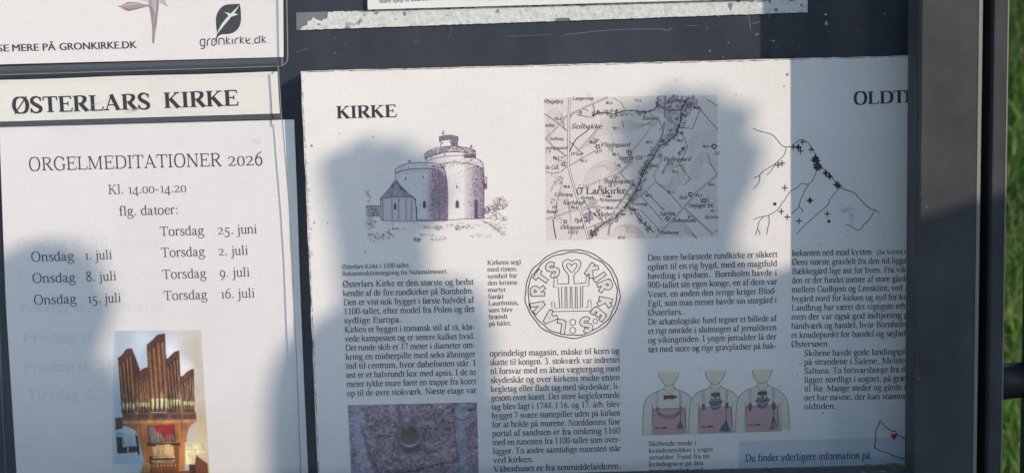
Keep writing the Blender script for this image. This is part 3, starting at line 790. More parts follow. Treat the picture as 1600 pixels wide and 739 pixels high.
block("caption", [s + '*' for s in ("Skiftende mode i", "kvindesmykker i yngre", "jernalder. Fund fra tre", "kvindegrave på den", "store gravplads ved")], (1013.5, 696.3), (1014, 738.6), (1113, 694), (1113, 736), 10.9)

# ------------------------------------------------------------------ drawing of the round church
random.seed(11)
E = lambda x, y: (520 + x / 3.36, 180 + y / 3.36)
EI = lin(132, 112, 130); ED = lin(100, 80, 102); EL = lin(172, 156, 168)
ink = Ink(PD)
def es(pts, w=.75, col=ED, lay=3, sm=True): ink.stroke([E(*p) for p in pts], w, col, lay, sm, 5)
def stip(inside, x0, x1, y0, y1, n, dens=lambda x, y: 1.0, ln=(2, 9), w=(.3, .75), cols=(EI, EI, ED, EL), slope=0.02):
    for _ in range(n):
        x, y = random.uniform(x0, x1), random.uniform(y0, y1)
        if not inside(x, y) or random.random() > dens(x, y): continue
        l = random.uniform(*ln) / 2
        a = random.gauss(slope, .25)
        ink.stroke([E(x - l, y - a * l), E(x + l, y + a * l)], random.uniform(*w), random.choice(cols), 2 + random.random() * .6)
# tone under the stipple
for i in range(16):
    f = i / 15.0; c = tuple(a + (b - a) * f ** .8 for a, b in zip(lin(214, 206, 204), lin(160, 142, 156)))
    x0, x1 = 690 + i * 6.6, 690 + (i + 1) * 6.6
    ink.px([E(x0, 262 + max(0, x0 - 690) * .2), E(x1, 262 + max(0, x1 - 690) * .2), E(x1 + 1, 544), E(x0, 544)], c, 1.1)
# great round tower
tower = lambda x, y: 592 < x < 793 and y > 262 + abs(x - 680) * .02 and y < 545
stip(tower, 590, 795, 262, 545, 1500, lambda x, y: .05 if x < 700 else min(1, .25 + (x - 700) / 60), cols=(EI, EI, ED, ED, EL))
stip(lambda x, y: tower(x, y) and x > 735, 720, 795, 262, 545, 420, cols=(ED, ED, EI))
es([(562, 258), (600, 250), (640, 247), (690, 250), (745, 262), (789, 282)], .9)
es([(496, 240), (560, 222), (640, 213), (700, 215), (760, 230), (790, 254)], .8)
es([(790, 254), (790, 320), (793, 420), (794, 540)], .8)
stip(lambda x, y: y > 228 + (x - 690) ** 2 * .0008, 560, 788, 222, 262, 330, lambda x, y: .25 + .75 * (x > 700), ln=(2, 6))
for x in range(570, 790, 16): es([(x, 252 + max(0, x - 690) * .26), (x + 1, 261 + max(0, x - 690) * .26)], .6)
# upper drum with its parapet
pp_t = lambda x: 205 - 42 * math.sin(math.pi * min(1, max(0, (x - 481) / 330.0)) ** .8) + max(0, x - 640) * .12
es([(481, 207), (500, 190), (545, 172), (610, 164), (670, 166), (720, 176), (750, 190)], .9)
es([(487, 236), (505, 220), (550, 204), (610, 194), (670, 194), (720, 204), (749, 220)], .9)
es([(481, 207), (486, 236)], .9); es([(750, 190), (750, 222)], .9)
stip(lambda x, y: True, 484, 748, 166, 236, 1600, lambda x, y: 1.0 if (164 + ((x - 640) / 160) ** 2 * 38 + max(0, x - 640) * .02) < y < (194 + ((x - 640) / 160) ** 2 * 40 + max(0, x - 640) * .02) else 0, ln=(2, 7), cols=(EI, ED, ED))
for x in range(500, 740, 22): ink.disc(*E(x, 183 + ((x - 640) / 160) ** 2 * 40), .7, lin(205, 198, 200), 4, 6)
es([(494, 238), (498, 247)], .7)
stip(lambda x, y: True, 690, 748, 205, 226, 200, cols=(ED, EI))
es([(686, 203), (686, 214)], .6); es([(588, 203), (588, 213)], 1.4); es([(520, 217), (520, 228)], 1.2)
# top turret
ink.px([E(559, 119), E(580, 109), E(610, 105), (E(640, 109)), E(658, 118), E(658, 135), E(640, 128), E(610, 124), E(580, 130), E(561, 139)], lin(150, 132, 150), 2)
stip(lambda x, y: True, 560, 657, 110, 134, 240, ln=(2, 6), cols=(ED, EI))
es([(559, 119), (580, 109), (610, 105), (640, 109), (658, 118)], .9); es([(561, 139), (580, 130), (610, 124), (640, 128), (658, 136)], .9)
es([(567, 137), (567, 166)], .7); es([(655, 136), (655, 164)], .8); es([(559, 119), (561, 139)], .8); es([(658, 118), (658, 136)], .8)
stip(lambda x, y: True, 622, 654, 132, 162, 150, cols=(ED, EI)); es([(575, 142), (575, 152)], 1.4); es([(619, 138), (619, 148)], 1.2)
es([(583, 106), (583, 80)], .6); es([(583, 82), (576, 92), (574, 102)], .8); es([(572, 100), (582, 96)], 1.2)
es([(722, 173), (727, 160), (732, 172)], 1.5); es([(727, 165), (727, 156)], .7); es([(398, 250), (402, 238), (410, 249)], 1.4)
# nave drum
ink.px([E(328, 286), E(355, 266), E(400, 254), E(460, 249), E(520, 251), E(562, 258), E(585, 285), E(598, 330), E(603, 400), E(604, 550), E(440, 556), E(434, 470), E(420, 430), E(370, 390), E(338, 350), E(330, 320)], lin(214, 208, 206), 1.2)
nave = lambda x, y: y > 262 and y < 552 and x < 602 - max(0, 400 - y) * .09 and x > 340 + max(0, y - 300) * .35
stip(nave, 340, 603, 262, 552, 2100, lambda x, y: .07 if x < 500 else min(1, .3 + (x - 500) / 40), cols=(EI, EI, ED, ED))
stip(lambda x, y: nave(x, y) and x > 520, 515, 603, 262, 552, 900, cols=(ED, ED, EI))
es([(328, 286), (355, 266), (400, 254), (460, 249), (520, 251), (562, 258)], 1.0); es([(328, 306), (355, 294), (400, 285), (460, 281), (520, 283), (560, 288)], 1.1)
es([(328, 286), (328, 306)], .9); es([(562, 258), (585, 285), (597, 330), (603, 400), (604, 480), (603, 551)], 1.1)
es([(558, 288), (558, 380), (560, 550)], .6)
stip(lambda x, y: 255 + ((x - 470) / 140) ** 2 * 30 < y < 283 + ((x - 470) / 140) ** 2 * 22, 332, 575, 250, 310, 420, lambda x, y: .3 + .7 * (x > 480), ln=(2, 7))
for x in range(345, 555, 20): es([(x, 287 + ((x - 470) / 140) ** 2 * 16), (x + 1, 296 + ((x - 470) / 140) ** 2 * 16)], .6)
es([(330, 308), (331, 335), (338, 352), (360, 380), (395, 410), (424, 432), (434, 465), (440, 556)], .8)
es([(382, 326), (382, 341)], 1.6); es([(475, 317), (475, 333)], 1.6)
def arched(x, y, w, h, col=ED):
    ink.px([E(x - w, y + h), E(x - w, y - h * .4), E(x - w * .6, y - h * .85), E(x, y - h), E(x + w * .6, y - h * .85), E(x + w, y - h * .4), E(x + w, y + h)], col, 3.4)
arched(481, 468, 8, 20); arched(653, 467, 8, 20); es([(662, 452), (664, 486)], .5); es([(651, 368), (651, 384)], 1.6); es([(754, 328), (754, 344)], 1.5)
ink.px([E(744, 543), E(744, 450), E(748, 441), E(755, 440), E(762, 450), E(762, 543)], ED, 3.4)
for i in range(12):
    f = i / 11.0; c = tuple(a + (b - a) * f ** .7 for a, b in zip(lin(206, 196, 198), lin(140, 122, 140)))
    x0, x1 = 488 + i * 9.2, 488 + (i + 1) * 9.2
    y = 292 if x0 < 562 else 292 + (x0 - 562) * 1.0
    ink.px([E(x0, y), E(x1, y + (9 if x0 > 560 else 0)), E(x1, 550), E(x0, 550)], c, 1.5)
# apse
ink.px([E(331, 338), E(247, 442), E(260, 436), E(300, 430), E(350, 427), E(400, 428), E(421, 432)], lin(170, 158, 168), 2.6)
for i in range(150):
    x = random.uniform(252, 418); f = random.uniform(.1, 1)
    ink.stroke([E(331 + (x - 331) * f, 340 + 92 * f), E(331 + (x - 331) * min(1, f + .2), 340 + 92 * min(1, f + .2))], random.uniform(.3, .7), random.choice((EI, ED, EL)), 3.2)
es([(331, 338), (290, 392), (247, 442)], 1.0); es([(331, 338), (365, 390), (421, 432)], .9); es([(247, 444), (262, 437), (300, 431), (350, 428), (400, 429), (421, 432)], 1.2)
ink.px([E(250, 446), E(300, 434), E(350, 431), E(421, 436), E(434, 470), E(440, 555), E(252, 551)], lin(196, 188, 192), 2.6)
stip(lambda x, y: True, 254, 438, 440, 553, 800, lambda x, y: .25 + .75 * ((x - 254) / 180), cols=(EI, ED, EI))
for x in (251, 262, 310, 345, 384, 412): es([(x, 440), (x + 2, 551)], 1.0, ED, 3.5)
es([(440, 480), (441, 556)], 1.2); arched(327, 478, 7, 17)
stip(lambda x, y: True, 260, 436, 432, 446, 150, cols=(ED, EI), ln=(2, 6))
es([(250, 551), (330, 557), (440, 556), (520, 556), (604, 551), (680, 546), (760, 543), (830, 540)], .9)
stip(lambda x, y: True, 440, 604, 545, 556, 160, cols=(ED, EI))
# bay on the right
es([(790, 318), (812, 330)], 1.1); es([(808, 330), (808, 384)], .8); es([(792, 386), (808, 386)], 1.4); es([(798, 330), (798, 384)], 1.0)
stip(lambda x, y: True, 792, 808, 355, 388, 60, cols=(ED,))
# wall, bushes, ground
for k in range(9): es([(175, 478 + k * 6), (246, 478 + k * 6)], .45, EI)
stip(lambda x, y: True, 174, 248, 476, 532, 260, ln=(2, 10)); es([(172, 476), (248, 476)], .9)
def bush(cx, cy, rx, ry, n):
    for _ in range(n):
        a = random.uniform(0, 6.28); r = math.sqrt(random.random())
        x, y = cx + rx * r * math.cos(a), cy + ry * r * math.sin(a)
        es([(x, y), (x + random.uniform(-5, 5), y + random.uniform(-5, 3)), (x + random.uniform(-7, 7), y + random.uniform(-2, 6))], random.uniform(.35, .8), random.choice((EI, ED, EL)), 2.5)
bush(878, 462, 40, 34, 130); bush(835, 492, 38, 22, 90); bush(805, 500, 20, 18, 60); bush(860, 530, 40, 22, 50); bush(900, 545, 18, 12, 20)
bush(200, 565, 26, 34, 70); bush(255, 630, 70, 26, 75); bush(215, 640, 36, 26, 30); bush(320, 598, 32, 6, 18); bush(445, 652, 26, 10, 40); bush(555, 645, 46, 14, 26); bush(490, 628, 40, 5, 14); bush(552, 590, 22, 14, 22); bush(500, 588, 28, 8, 20); bush(656, 592, 14, 14, 30); bush(710, 588, 34, 10, 20); bush(780, 632, 60, 12, 22); bush(870, 595, 44, 16, 26); bush(900, 620, 24, 12, 14); bush(180, 400, 12, 14, 9); bush(192, 430, 10, 34, 16)
for i in range(90):
    x, y = random.uniform(250, 900), random.uniform(560, 600)
    es([(x, y), (x + random.uniform(4, 22), y + random.uniform(-2, 2))], .35, random.choice((EI, EL)))
for k in range(6): es([(762 + k * 6, 545 + k * 2), (810 + k * 8, 560 + k * 7), (880 + k * 4, 575 + k * 12)], .4, EL)
ink.build("church_drawing", M_INK, poster)

# ------------------------------------------------------------------ the old village map
random.seed(5)
ink = Ink(PD)
Q = lambda x, y: (840 + x / 2.957, 140 + y / 2.957)
MB, MK, MG = lin(213, 203, 197), lin(66, 56, 62), lin(164, 148, 146)
ink.px([(850.3, 153.6), (985, 150.6), (1120.6, 148.8), (1121.3, 260), (1122, 369.6), (985, 373), (853.6, 376.4), (852, 265)], MB, 1)
inm = lambda x, y: 34 + 0 * x < x < 832 and 42 - (x - 34) * .018 < y < 698 - (x - 40) * .022
def ms(pts, w=.7, col=MK, lay=3, sm=False):
    pts = [Q(*p) for p in pts]
    ink.stroke(pts, w, col, lay, sm, 4)
def road(pts, w=3.0, line=.65, lay=3.2, sm=False):
    ms(pts, w, MK, lay, sm); ms(pts, w - 2 * line, lin(216, 208, 206), lay + .5, sm)
def dash(pts, w=.8, on=7, off=5, col=MK):
    for (a, b), (c, d) in zip(pts, pts[1:]):
        l = math.hypot(c - a, d - b); k = 0.0
        while k < l:
            e = min(l, k + on)
            ms([(a + (c - a) * k / l, b + (d - b) * k / l), (a + (c - a) * e / l, b + (d - b) * e / l)], w, col)
            k += on + off
def track(pts):
    for o in (-2.6, 2.6): dash([(x + o, y + o * .4) for x, y in pts], .6, 6, 4)
# height lines
def contour(pts): ink.stroke([Q(*p) for p in pts], .45, MG, 1.5, True, 5)
for k in range(9):
    contour([(170 + k * 9, 300 - k * 6), (230 + k * 8, 235 - k * 10), (300, 210 - k * 9), (380, 200 - k * 8), (470, 180 - k * 3), (540, 130 + k * 5)])
for k in range(8):
    contour([(205 + k * 12, 470 - k * 9), (230 + k * 10, 380 - k * 4), (300 + k * 4, 330 + k * 6), (360 - k * 3, 345 + k * 5), (400 - k * 8, 380), (370 - k * 9, 440 - k * 5), (300, 452 - k * 7)])
for k in range(8):
    contour([(545 + k * 7, 430 + k * 3), (580 + k * 5, 460 - k * 3), (620, 470 - k * 9), (680, 400 - k * 9), (640 - k * 3, 330 + k * 6), (600 - k * 2, 340 + k * 6), (570 + k * 2, 390)])
for k in range(7):
    contour([(700, 300 - k * 10), (740, 270 - k * 12), (790, 260 - k * 12), (830, 255 - k * 10)]); contour([(690 + k * 8, 420), (720 + k * 7, 340), (770, 280 + k * 9), (830, 300 + k * 12)])
for k in range(9):
    contour([(40, 120 + k * 14), (70, 90 + k * 10), (110, 110 + k * 6), (125, 160 + k * 4)]); contour([(60 + k * 5, 520 + k * 12), (90 + k * 7, 480 + k * 6), (130 + k * 3, 470 + k * 18), (150, 560 + k * 8)])
    contour([(330 + k * 14, 680), (360 + k * 10, 640 - k * 2), (410, 620 + k * 5), (470 - k * 2, 640 + k * 3), (500 - k * 6, 690)])
    contour([(560, 520 + k * 14), (620, 560 + k * 10), (700, 640 + k * 4), (740, 690)]); contour([(720, 440 + k * 16), (770, 470 + k * 12), (830, 450 + k * 18)])
# woods
def wood(x0, y0, x1, y1, wd, n, ringp=.5):
    for _ in range(int(n * 1.7)):
        f = random.random(); o = random.uniform(-wd, wd)
        l = math.hypot(x1 - x0, y1 - y0) or 1
        x = x0 + (x1 - x0) * f - (y1 - y0) / l * o; y = y0 + (y1 - y0) * f + (x1 - x0) / l * o
        if not inm(x, y): continue
        if random.random() < ringp: ink.ring(*Q(x, y), random.uniform(1.0, 1.9), .55, MK, 2.6, 8)
        else: ink.disc(*Q(x, y), random.uniform(.4, .9), MK, 2.6, 6)
def shade(poly, col=lin(178, 166, 172)): ink.px([Q(*p) for p in poly], col, 1.3)
shade([(545, 46), (745, 42), (720, 90), (660, 160), (650, 215), (615, 245), (545, 300), (520, 350), (470, 430), (500, 470), (420, 560), (340, 610), (240, 690), (235, 660), (330, 590), (400, 540), (440, 460), (500, 330), (550, 240), (590, 200), (590, 120), (540, 100)], lin(194, 182, 182))
wood(550, 60, 740, 60, 30, 60, .6); wood(250, 112, 545, 105, 14, 70, .5); wood(690, 60, 640, 200, 28, 50); wood(600, 110, 650, 150, 30, 30, .2)
wood(640, 190, 560, 270, 22, 34); wood(545, 270, 480, 400, 20, 55); wood(490, 390, 410, 550, 22, 75); wood(420, 550, 240, 670, 18, 75, .4); wood(430, 550, 520, 650, 14, 45, .3); wood(680, 265, 650, 300, 8, 9, .9)
wood(70, 420, 110, 400, 30, 14, .1); wood(100, 310, 110, 345, 26, 16, .1); wood(230, 250, 290, 245, 20, 14, .1); wood(190, 470, 300, 450, 40, 10, 0); wood(70, 500, 100, 620, 14, 16, .2)
# streams
for pts in ([(252, 122), (280, 112), (320, 106), (350, 112), (385, 102), (430, 96), (480, 104), (520, 98), (545, 84), (555, 60), (560, 46)],
            [(700, 36), (680, 62), (664, 90), (662, 130), (655, 160), (645, 190), (632, 215), (605, 235), (590, 252), (566, 262), (545, 290), (530, 320), (505, 355), (490, 385), (470, 430), (450, 470), (425, 510), (400, 545), (360, 590), (320, 612), (280, 640), (238, 672)],
            [(415, 545), (445, 560), (462, 590), (490, 620), (515, 640), (535, 660)],
            [(240, 180), (215, 200), (180, 230), (160, 262), (150, 290)], [(70, 598), (78, 640), (85, 690)], [(545, 60), (570, 80), (600, 95), (640, 98), (665, 95)]):
    ms([(x + random.uniform(-2, 2), y + random.uniform(-2, 2)) for x, y in pts], 1.5, MK, 2.8, True)
for _ in range(150):
    x, y = random.uniform(40, 826), random.uniform(50, 680)
    if random.random() < .5: ink.disc(*Q(x, y), .45, MK, 2.6, 5)
    else: ink.stroke([Q(x, y), Q(x + random.uniform(-9, 9), y + random.uniform(-7, 7)), Q(x + random.uniform(-16, 16), y + random.uniform(-12, 12))], .4, MG, 1.8)
# fields and tracks
for pts in ([(655, 177), (716, 181), (738, 122), (752, 82)], [(640, 160), (655, 177)], [(655, 203), (672, 210), (692, 268), (655, 345), (705, 412), (676, 442)], [(780, 44), (832, 78)], [(742, 82), (790, 140), (832, 185)],
            [(30, 112), (75, 142), (135, 190)], [(135, 228), (212, 300)], [(255, 65), (262, 100), (258, 130)], [(390, 140), (396, 180)], [(40, 45), (70, 70), (90, 48)],
            [(212, 505), (240, 560), (240, 620)], [(240, 560), (290, 600)], [(230, 640), (300, 610)], [(205, 560), (265, 540), (300, 610)], [(295, 480), (330, 475), (332, 500)], [(560, 140), (575, 175), (560, 190)], [(500, 470), (585, 560)], [(380, 385), (430, 440)], [(90, 520), (78, 598)], [(165, 105), (150, 128)], [(120, 600), (122, 620)], [(235, 100), (210, 90)], [(255, 130), (180, 118)]):
    ms(pts, .8)
    for (a, b), (c, d) in zip(pts, pts[1:]):
        for f in (.3, .6, .9): ink.disc(*Q(a + (c - a) * f + 2, b + (d - b) * f - 1), .7, MK, 3, 6)
for pts in ([(560, 140), (520, 180), (480, 235), (440, 280), (430, 330), (385, 385)], [(195, 458), (290, 420), (380, 385), (440, 335)], [(550, 428), (610, 480), (668, 545)], [(475, 490), (525, 545), (575, 602)], [(420, 540), (480, 560), (560, 645)], [(785, 295), (800, 345), (830, 392)], [(545, 425), (538, 400), (555, 360), (575, 320)], [(540, 430), (480, 490)], [(60, 470), (80, 430), (110, 400)], [(110, 400), (112, 440), (90, 520)], [(150, 690), (162, 660)], [(350, 40), (388, 62), (400, 90)]): track(pts)
# roads, railway
road([(147, 38), (145, 120), (143, 250), (142, 355), (165, 440), (190, 520), (212, 610), (236, 694)], 3.6)
road([(150, 118), (220, 82), (325, 36)], 2.4); road([(36, 232), (80, 185), (132, 125), (146, 118)], 2.4); road([(36, 222), (70, 262), (140, 312)], 2.2)
road([(40, 598), (110, 578), (192, 550), (260, 536), (320, 548), (400, 552)], 2.6); road([(145, 355), (200, 320), (270, 282)], 1.8, .5)
road([(545, 684), (610, 615), (675, 547), (740, 470), (832, 392)], 2.8); road([(678, 547), (740, 605), (806, 664), (832, 648)], 2.4); road([(803, 664), (806, 676)], 2.4)
road([(36, 380), (70, 388), (110, 380), (140, 350)], 1.6, .5)
for pts in ([(590, 30), (588, 130)], [(585, 150), (578, 200), (560, 245), (530, 285), (515, 310)], [(508, 325), (470, 392)], [(440, 430), (405, 490), (365, 545)], [(355, 560), (348, 576)], [(340, 600), (326, 672)]):
    ms(pts, 2.4, MK, 3.6, True); ms(pts, .8, lin(206, 198, 198), 3.9, True)
# farms
def farm(x, y, s=8, rot=.2, yard=True):
    c, d = math.cos(rot), math.sin(rot)
    sq = lambda k: [Q(x + c * a * k - d * b * k, y + d * a * k + c * b * k) for a, b in ((-1, -1), (1, -1), (1, 1), (-1, 1))]
    ink.px(sq(s), MK, 3.2); ink.px(sq(s * .5), lin(205, 196, 196), 3.6)
    for _ in range(7 if yard else 0): ink.disc(*Q(x + random.uniform(-22, 22), y + random.uniform(-20, 20)), .7, MK, 3, 6)
for a in ((278, 265, 9, -.2), (425, 296, 9, 0), (290, 452, 7, .1), (220, 600, 10, -.6), (128, 610, 8, -.2), (280, 558, 7, .2), (815, 264, 11, .5), (198, 108, 7, .7), (120, 345, 8, .4), (705, 484, 9, .3), (768, 512, 8, .3), (600, 596, 9, .6), (565, 305, 8, -.4), (218, 520, 6, .2), (294, 508, 6, .2), (700, 588, 6, .2), (808, 560, 5, 0), (375, 350, 6, .5), (558, 648, 6, .3)): farm(*a)
shade([(210, 575), (245, 558), (262, 600), (222, 615)], lin(160, 148, 156)); shade([(262, 286), (296, 272), (300, 288), (268, 300)], lin(168, 156, 162)); shade([(232, 512), (270, 500), (276, 530), (238, 535)], lin(176, 164, 170)); shade([(410, 280), (436, 276), (438, 288), (410, 290)], lin(168, 156, 162)); shade([(745, 505), (790, 500), (795, 520), (760, 526)], lin(170, 158, 164))
# place names and spot heights
def nm(s, x, y, x1, size, sty='ital', dy=0): write(ink, s, *Q(x, y), *Q(x1, y + dy), size, sty, MK, True, 4.2, 3)
for a in (("Myreagrg", 28, 62, 118, 7.5), ("Langsvang", 160, 48, 258, 7.5), ("Solbakke", 155, 181, 298, 11), ("selhøj", 34, 172, 78, 7), ("Solborg", 54, 234, 120, 7), ("uningsgaard", 38, 276, 136, 7), ("1 V", 34, 294, 62, 7.5), ("Fløjlegaard", 294, 264, 426, 9.5), ("7 S", 324, 286, 348, 9), ("Agerby Gd.", 370, 324, 488, 9.5), ("6½S", 396, 340, 428, 8), ("ls Gd.", 36, 368, 100, 9), ("19 km", 150, 305, 206, 7.5), ("Bakkegaard", 306, 432, 444, 9.5), ("18 V", 322, 450, 362, 8.5), ("Lillevang", 78, 492, 162, 8), ("Bybæk", 198, 506, 260, 7.5), ("Degnegaard", 302, 516, 385, 7), ("Karlshøj", 116, 531, 210, 9.5), ("Kirkebo", 256, 584, 342, 9.5), ("11 V", 282, 600, 322, 8.5), ("Pgd", 168, 612, 205, 9.5), ("Ødegaard", 104, 644, 212, 9.5), ("14½V", 136, 667, 188, 9), ("huset", 40, 570, 92, 8), ("Stavehøj", 600, 60, 690, 8.5), ("Bøll", 694, 72, 722, 8), ("Sunddal", 484, 140, 560, 8), ("Bullegaard", 580, 330, 708, 9.5), ("9 S", 594, 352, 626, 9), ("Højager Ml.", 696, 544, 818, 9.5), ("Skole", 654, 506, 692, 8), ("Birkesminde", 622, 612, 732, 8.5), ("Bækkehøj", 566, 668, 652, 8.5), ("Agerhøj", 562, 580, 634, 8.5), ("Skoven", 770, 596, 834, 8), ("Lervang", 438, 535, 505, 7.5), ("Mad.", 512, 358, 556, 8), ("Gd", 816, 302, 838, 8)): nm(*a)
write(ink, "O'", *Q(180, 484), *Q(214, 483), 15.5, 'reg', MK, True, 4.2, 4); write(ink, "Larskirke", *Q(222, 483), *Q(412, 481), 15.2, 'reg', MK, True, 4.2, 4)
for s, x, y in (("93.4", 80, 142), ("98.3", 238, 250), ("92.7", 348, 186), ("95.3", 196, 336), ("93.2", 70, 322), ("83.4", 500, 250), ("90.3", 345, 306), ("90.8", 120, 455), ("78.6", 640, 242), ("79.5", 618, 386), ("86.7", 498, 495), ("83.4", 600, 480), ("90.0", 762, 270), ("103.4", 788, 445), ("90.4", 154, 550), ("110.3", 348, 412), ("100.4", 315, 500), ("38.4", 315, 552), ("90.9", 246, 678), ("79.5", 620, 38), ("50.5", 660, 125), ("77.5", 448, 58), ("84.4", 316, 68), ("85.4", 718, 88), ("93.4", 730, 495), ("87.0", 372, 690), ("78.3", 330, 132)):
    write(ink, s, *Q(x, y), *Q(x + 30, y), 6.2, 'bold', MK, True, 4.2, 2)
ink.build("village_map", M_INK, poster)

# ------------------------------------------------------------------ coast and rivers with grave marks
ink = Ink(PD); Rv = lambda x, y: (1150 + x / 2.737, 120 + y / 2.737)
random.seed(3); K = lin(48, 44, 52)
def rs(pts, w=1.05):
    q = spline(pts, 5)
    q = [(x + random.uniform(-1, 1), y + random.uniform(-1, 1)) for x, y in q]
    ink.stroke([Rv(*p) for p in q], w, K, 2, False)
for p in ([(72, 220), (95, 232), (130, 240), (160, 252), (175, 270), (200, 296), (225, 300), (245, 296), (262, 276), (280, 270), (300, 276), (318, 296), (335, 325), (345, 350)], [(215, 302), (205, 335), (170, 370), (120, 402), (95, 425), (74, 434)], [(102, 422), (96, 455), (74, 480)], [(170, 372), (150, 402), (133, 420)],
          [(348, 390), (330, 440), (310, 460), (280, 458), (258, 478), (235, 488), (205, 530), (175, 570), (140, 592), (100, 600), (73, 612)], [(310, 462), (290, 495), (275, 530), (270, 555), (255, 570), (238, 586)], [(270, 555), (284, 570), (282, 582)], [(140, 592), (142, 625), (135, 650), (132, 672)], [(118, 598), (98, 620), (92, 650), (83, 676)], [(92, 652), (100, 660), (102, 676)]): rs(p)
rs([(345, 350), (360, 385), (385, 405), (410, 430), (440, 470), (475, 485), (510, 500), (545, 540), (575, 565), (597, 568)], 1.2); rs([(597, 568), (570, 610), (545, 635), (535, 652), (515, 655), (495, 640), (470, 632)], 1.1); rs([(597, 568), (613, 584)], 1.1); rs([(440, 475), (405, 520), (390, 550), (350, 585), (300, 630), (258, 671)], 1.0)
def cross(x, y, r=13, w=1.6):
    u, v = Rv(x, y); r /= 2.737
    ink.stroke([(u - r, v), (u + r, v)], w, K, 3); ink.stroke([(u, v - r), (u, v + r)], w, K, 3.2)
def star(x, y, r=18):
    u, v = Rv(x, y); r /= 2.737
    ink.px([(u + (r if i % 2 == 0 else r * .42) * math.cos(i * math.pi / 4), v + (r if i % 2 == 0 else r * .42) * math.sin(i * math.pi / 4)) for i in range(8)], K, 3)
for p in ((244, 300), (276, 318), (285, 280), (321, 312), (180, 378), (197, 370), (209, 475), (194, 576), (219, 600), (269, 616), (390, 586)): cross(*p)
for p in ((266, 302), (340, 352), (334, 358), (346, 360), (340, 346), (350, 384), (344, 378), (356, 388), (384, 412), (400, 426), (316, 529), (438, 466), (430, 462), (344, 390), (352, 378)): star(*p)
for p in ((166, 544), (397, 618)): ink.disc(*Rv(*p), 2.6, K, 3)
for i in range(60): ink.disc(*Rv(random.gauss(470, 14), random.gauss(570, 6)), .5, lin(130, 128, 134), 2, 5); ink.disc(*Rv(random.gauss(495, 8), random.gauss(595, 18)), .5, lin(130, 128, 134), 2, 5)
ink.build("grave_map", M_INK, poster)

# ------------------------------------------------------------------ church seal
ink = Ink(PD); Z = lambda x, y: (740 + x / 3.36, 380 + y / 3.36)
K = lin(52, 46, 52); PW = lin(214, 208, 203)
random.seed(6)
cx, cy = 519, 265
def wob(r, w, f):
    pts = []
    for i in range(73):
        a = 2 * math.pi * i / 72; k = r + 2.2 * math.sin(a * 9 + f) + 1.6 * math.sin(a * 17 + f * 2)
        pts.append(Z(cx + k * 1.075 * math.cos(a), cy + k * math.sin(a)))
    pts[-1] = pts[0]
    ink.stroke(pts, w, K, 2, False)
wob(231, 1.5, .4); wob(217, 1.5, 1.9)
def outl(pts, w=19, ln=4.3):
    """an outlined letter stroke: a dark band with a paper-white core"""
    pend.append((pts, w, ln))
pend = []
def flush():
    for pts, w, ln in pend: ink.stroke([Z(*p) for p in ext(pts, ln)], (w + ln * 2) / 3.36, K, 2, False)
    for pts, w, ln in pend: ink.stroke([Z(*p) for p in pts], w / 3.36, PW, 3, False)
    pend.clear()
def ext(pts, e):
    p = [np.array(q, float) for q in pts]
    d0 = (p[0] - p[1]) / np.hypot(*(p[0] - p[1])); d1 = (p[-1] - p[-2]) / np.hypot(*(p[-1] - p[-2]))
    if np.allclose(p[0], p[-1]): return p
    p[0] = p[0] + d0 * e; p[-1] = p[-1] + d1 * e
    return p
def letter(strokes, x, y, ang, s=1.0, w=17):
    c, d = math.cos(ang), math.sin(ang)
    for st in strokes: outl([(x + (a * c - b * d) * s, y + (a * d + b * c) * s) for a, b in st], w)
    flush()
sS = [[tuple(q[:2]) for q in spline([(20, -22), (8, -33), (-12, -32), (-20, -18), (-8, -4), (12, 6), (20, 20), (8, 34), (-14, 33), (-22, 22)], 4)]]
sK = [[(-14, -36), (-14, 36)], [(-14, 2), (20, -34)], [(-8, 0), (22, 36)]]
sI = [[(0, -36), (0, 36)]]
sR = [[(-16, -36), (-16, 36)], [tuple(q[:2]) for q in spline([(-16, -32), (10, -32), (20, -16), (8, 0), (-16, 2)], 4)], [(-2, 2), (22, 36)]]
sT = [[(0, -30), (0, 36)], [(-28, -30), (28, -30)]]
sE = [[(-16, -36), (-16, 36)], [(-16, -32), (20, -32)], [(-16, 0), (14, 0)], [(-16, 32), (20, 32)]]
sV = [[(-24, -36), (0, 34)], [(0, 34), (24, -36)]]
sA = [[(-24, 36), (0, -34)], [(0, -34), (24, 36)], [(-14, 12), (14, 12)]]
sL = [[(-12, -36), (-12, 32)], [(-14, 32), (24, 32)]]
for st, x, y, dg in ((sS, 415, 138, -32), (sT, 358, 180, -56), (sR, 338, 252, -92), (sV, 340, 330, -118), (sA, 398, 392, -132), (sL, 460, 440, -172),
                     (sK, 620, 142, 34), (sI, 662, 178, 56), (sR, 688, 222, 68), (sK, 690, 308, 102), (sE, 655, 372, 128), (sS, 592, 428, 158)):
    letter(st, x, y, R(dg), .92)
for p, r in (((521, 414), 16), ((521, 456), 16), ((639, 409), 12)): ink.ring(*Z(*p), r / 3.36, 1.05, K, 2, 16)
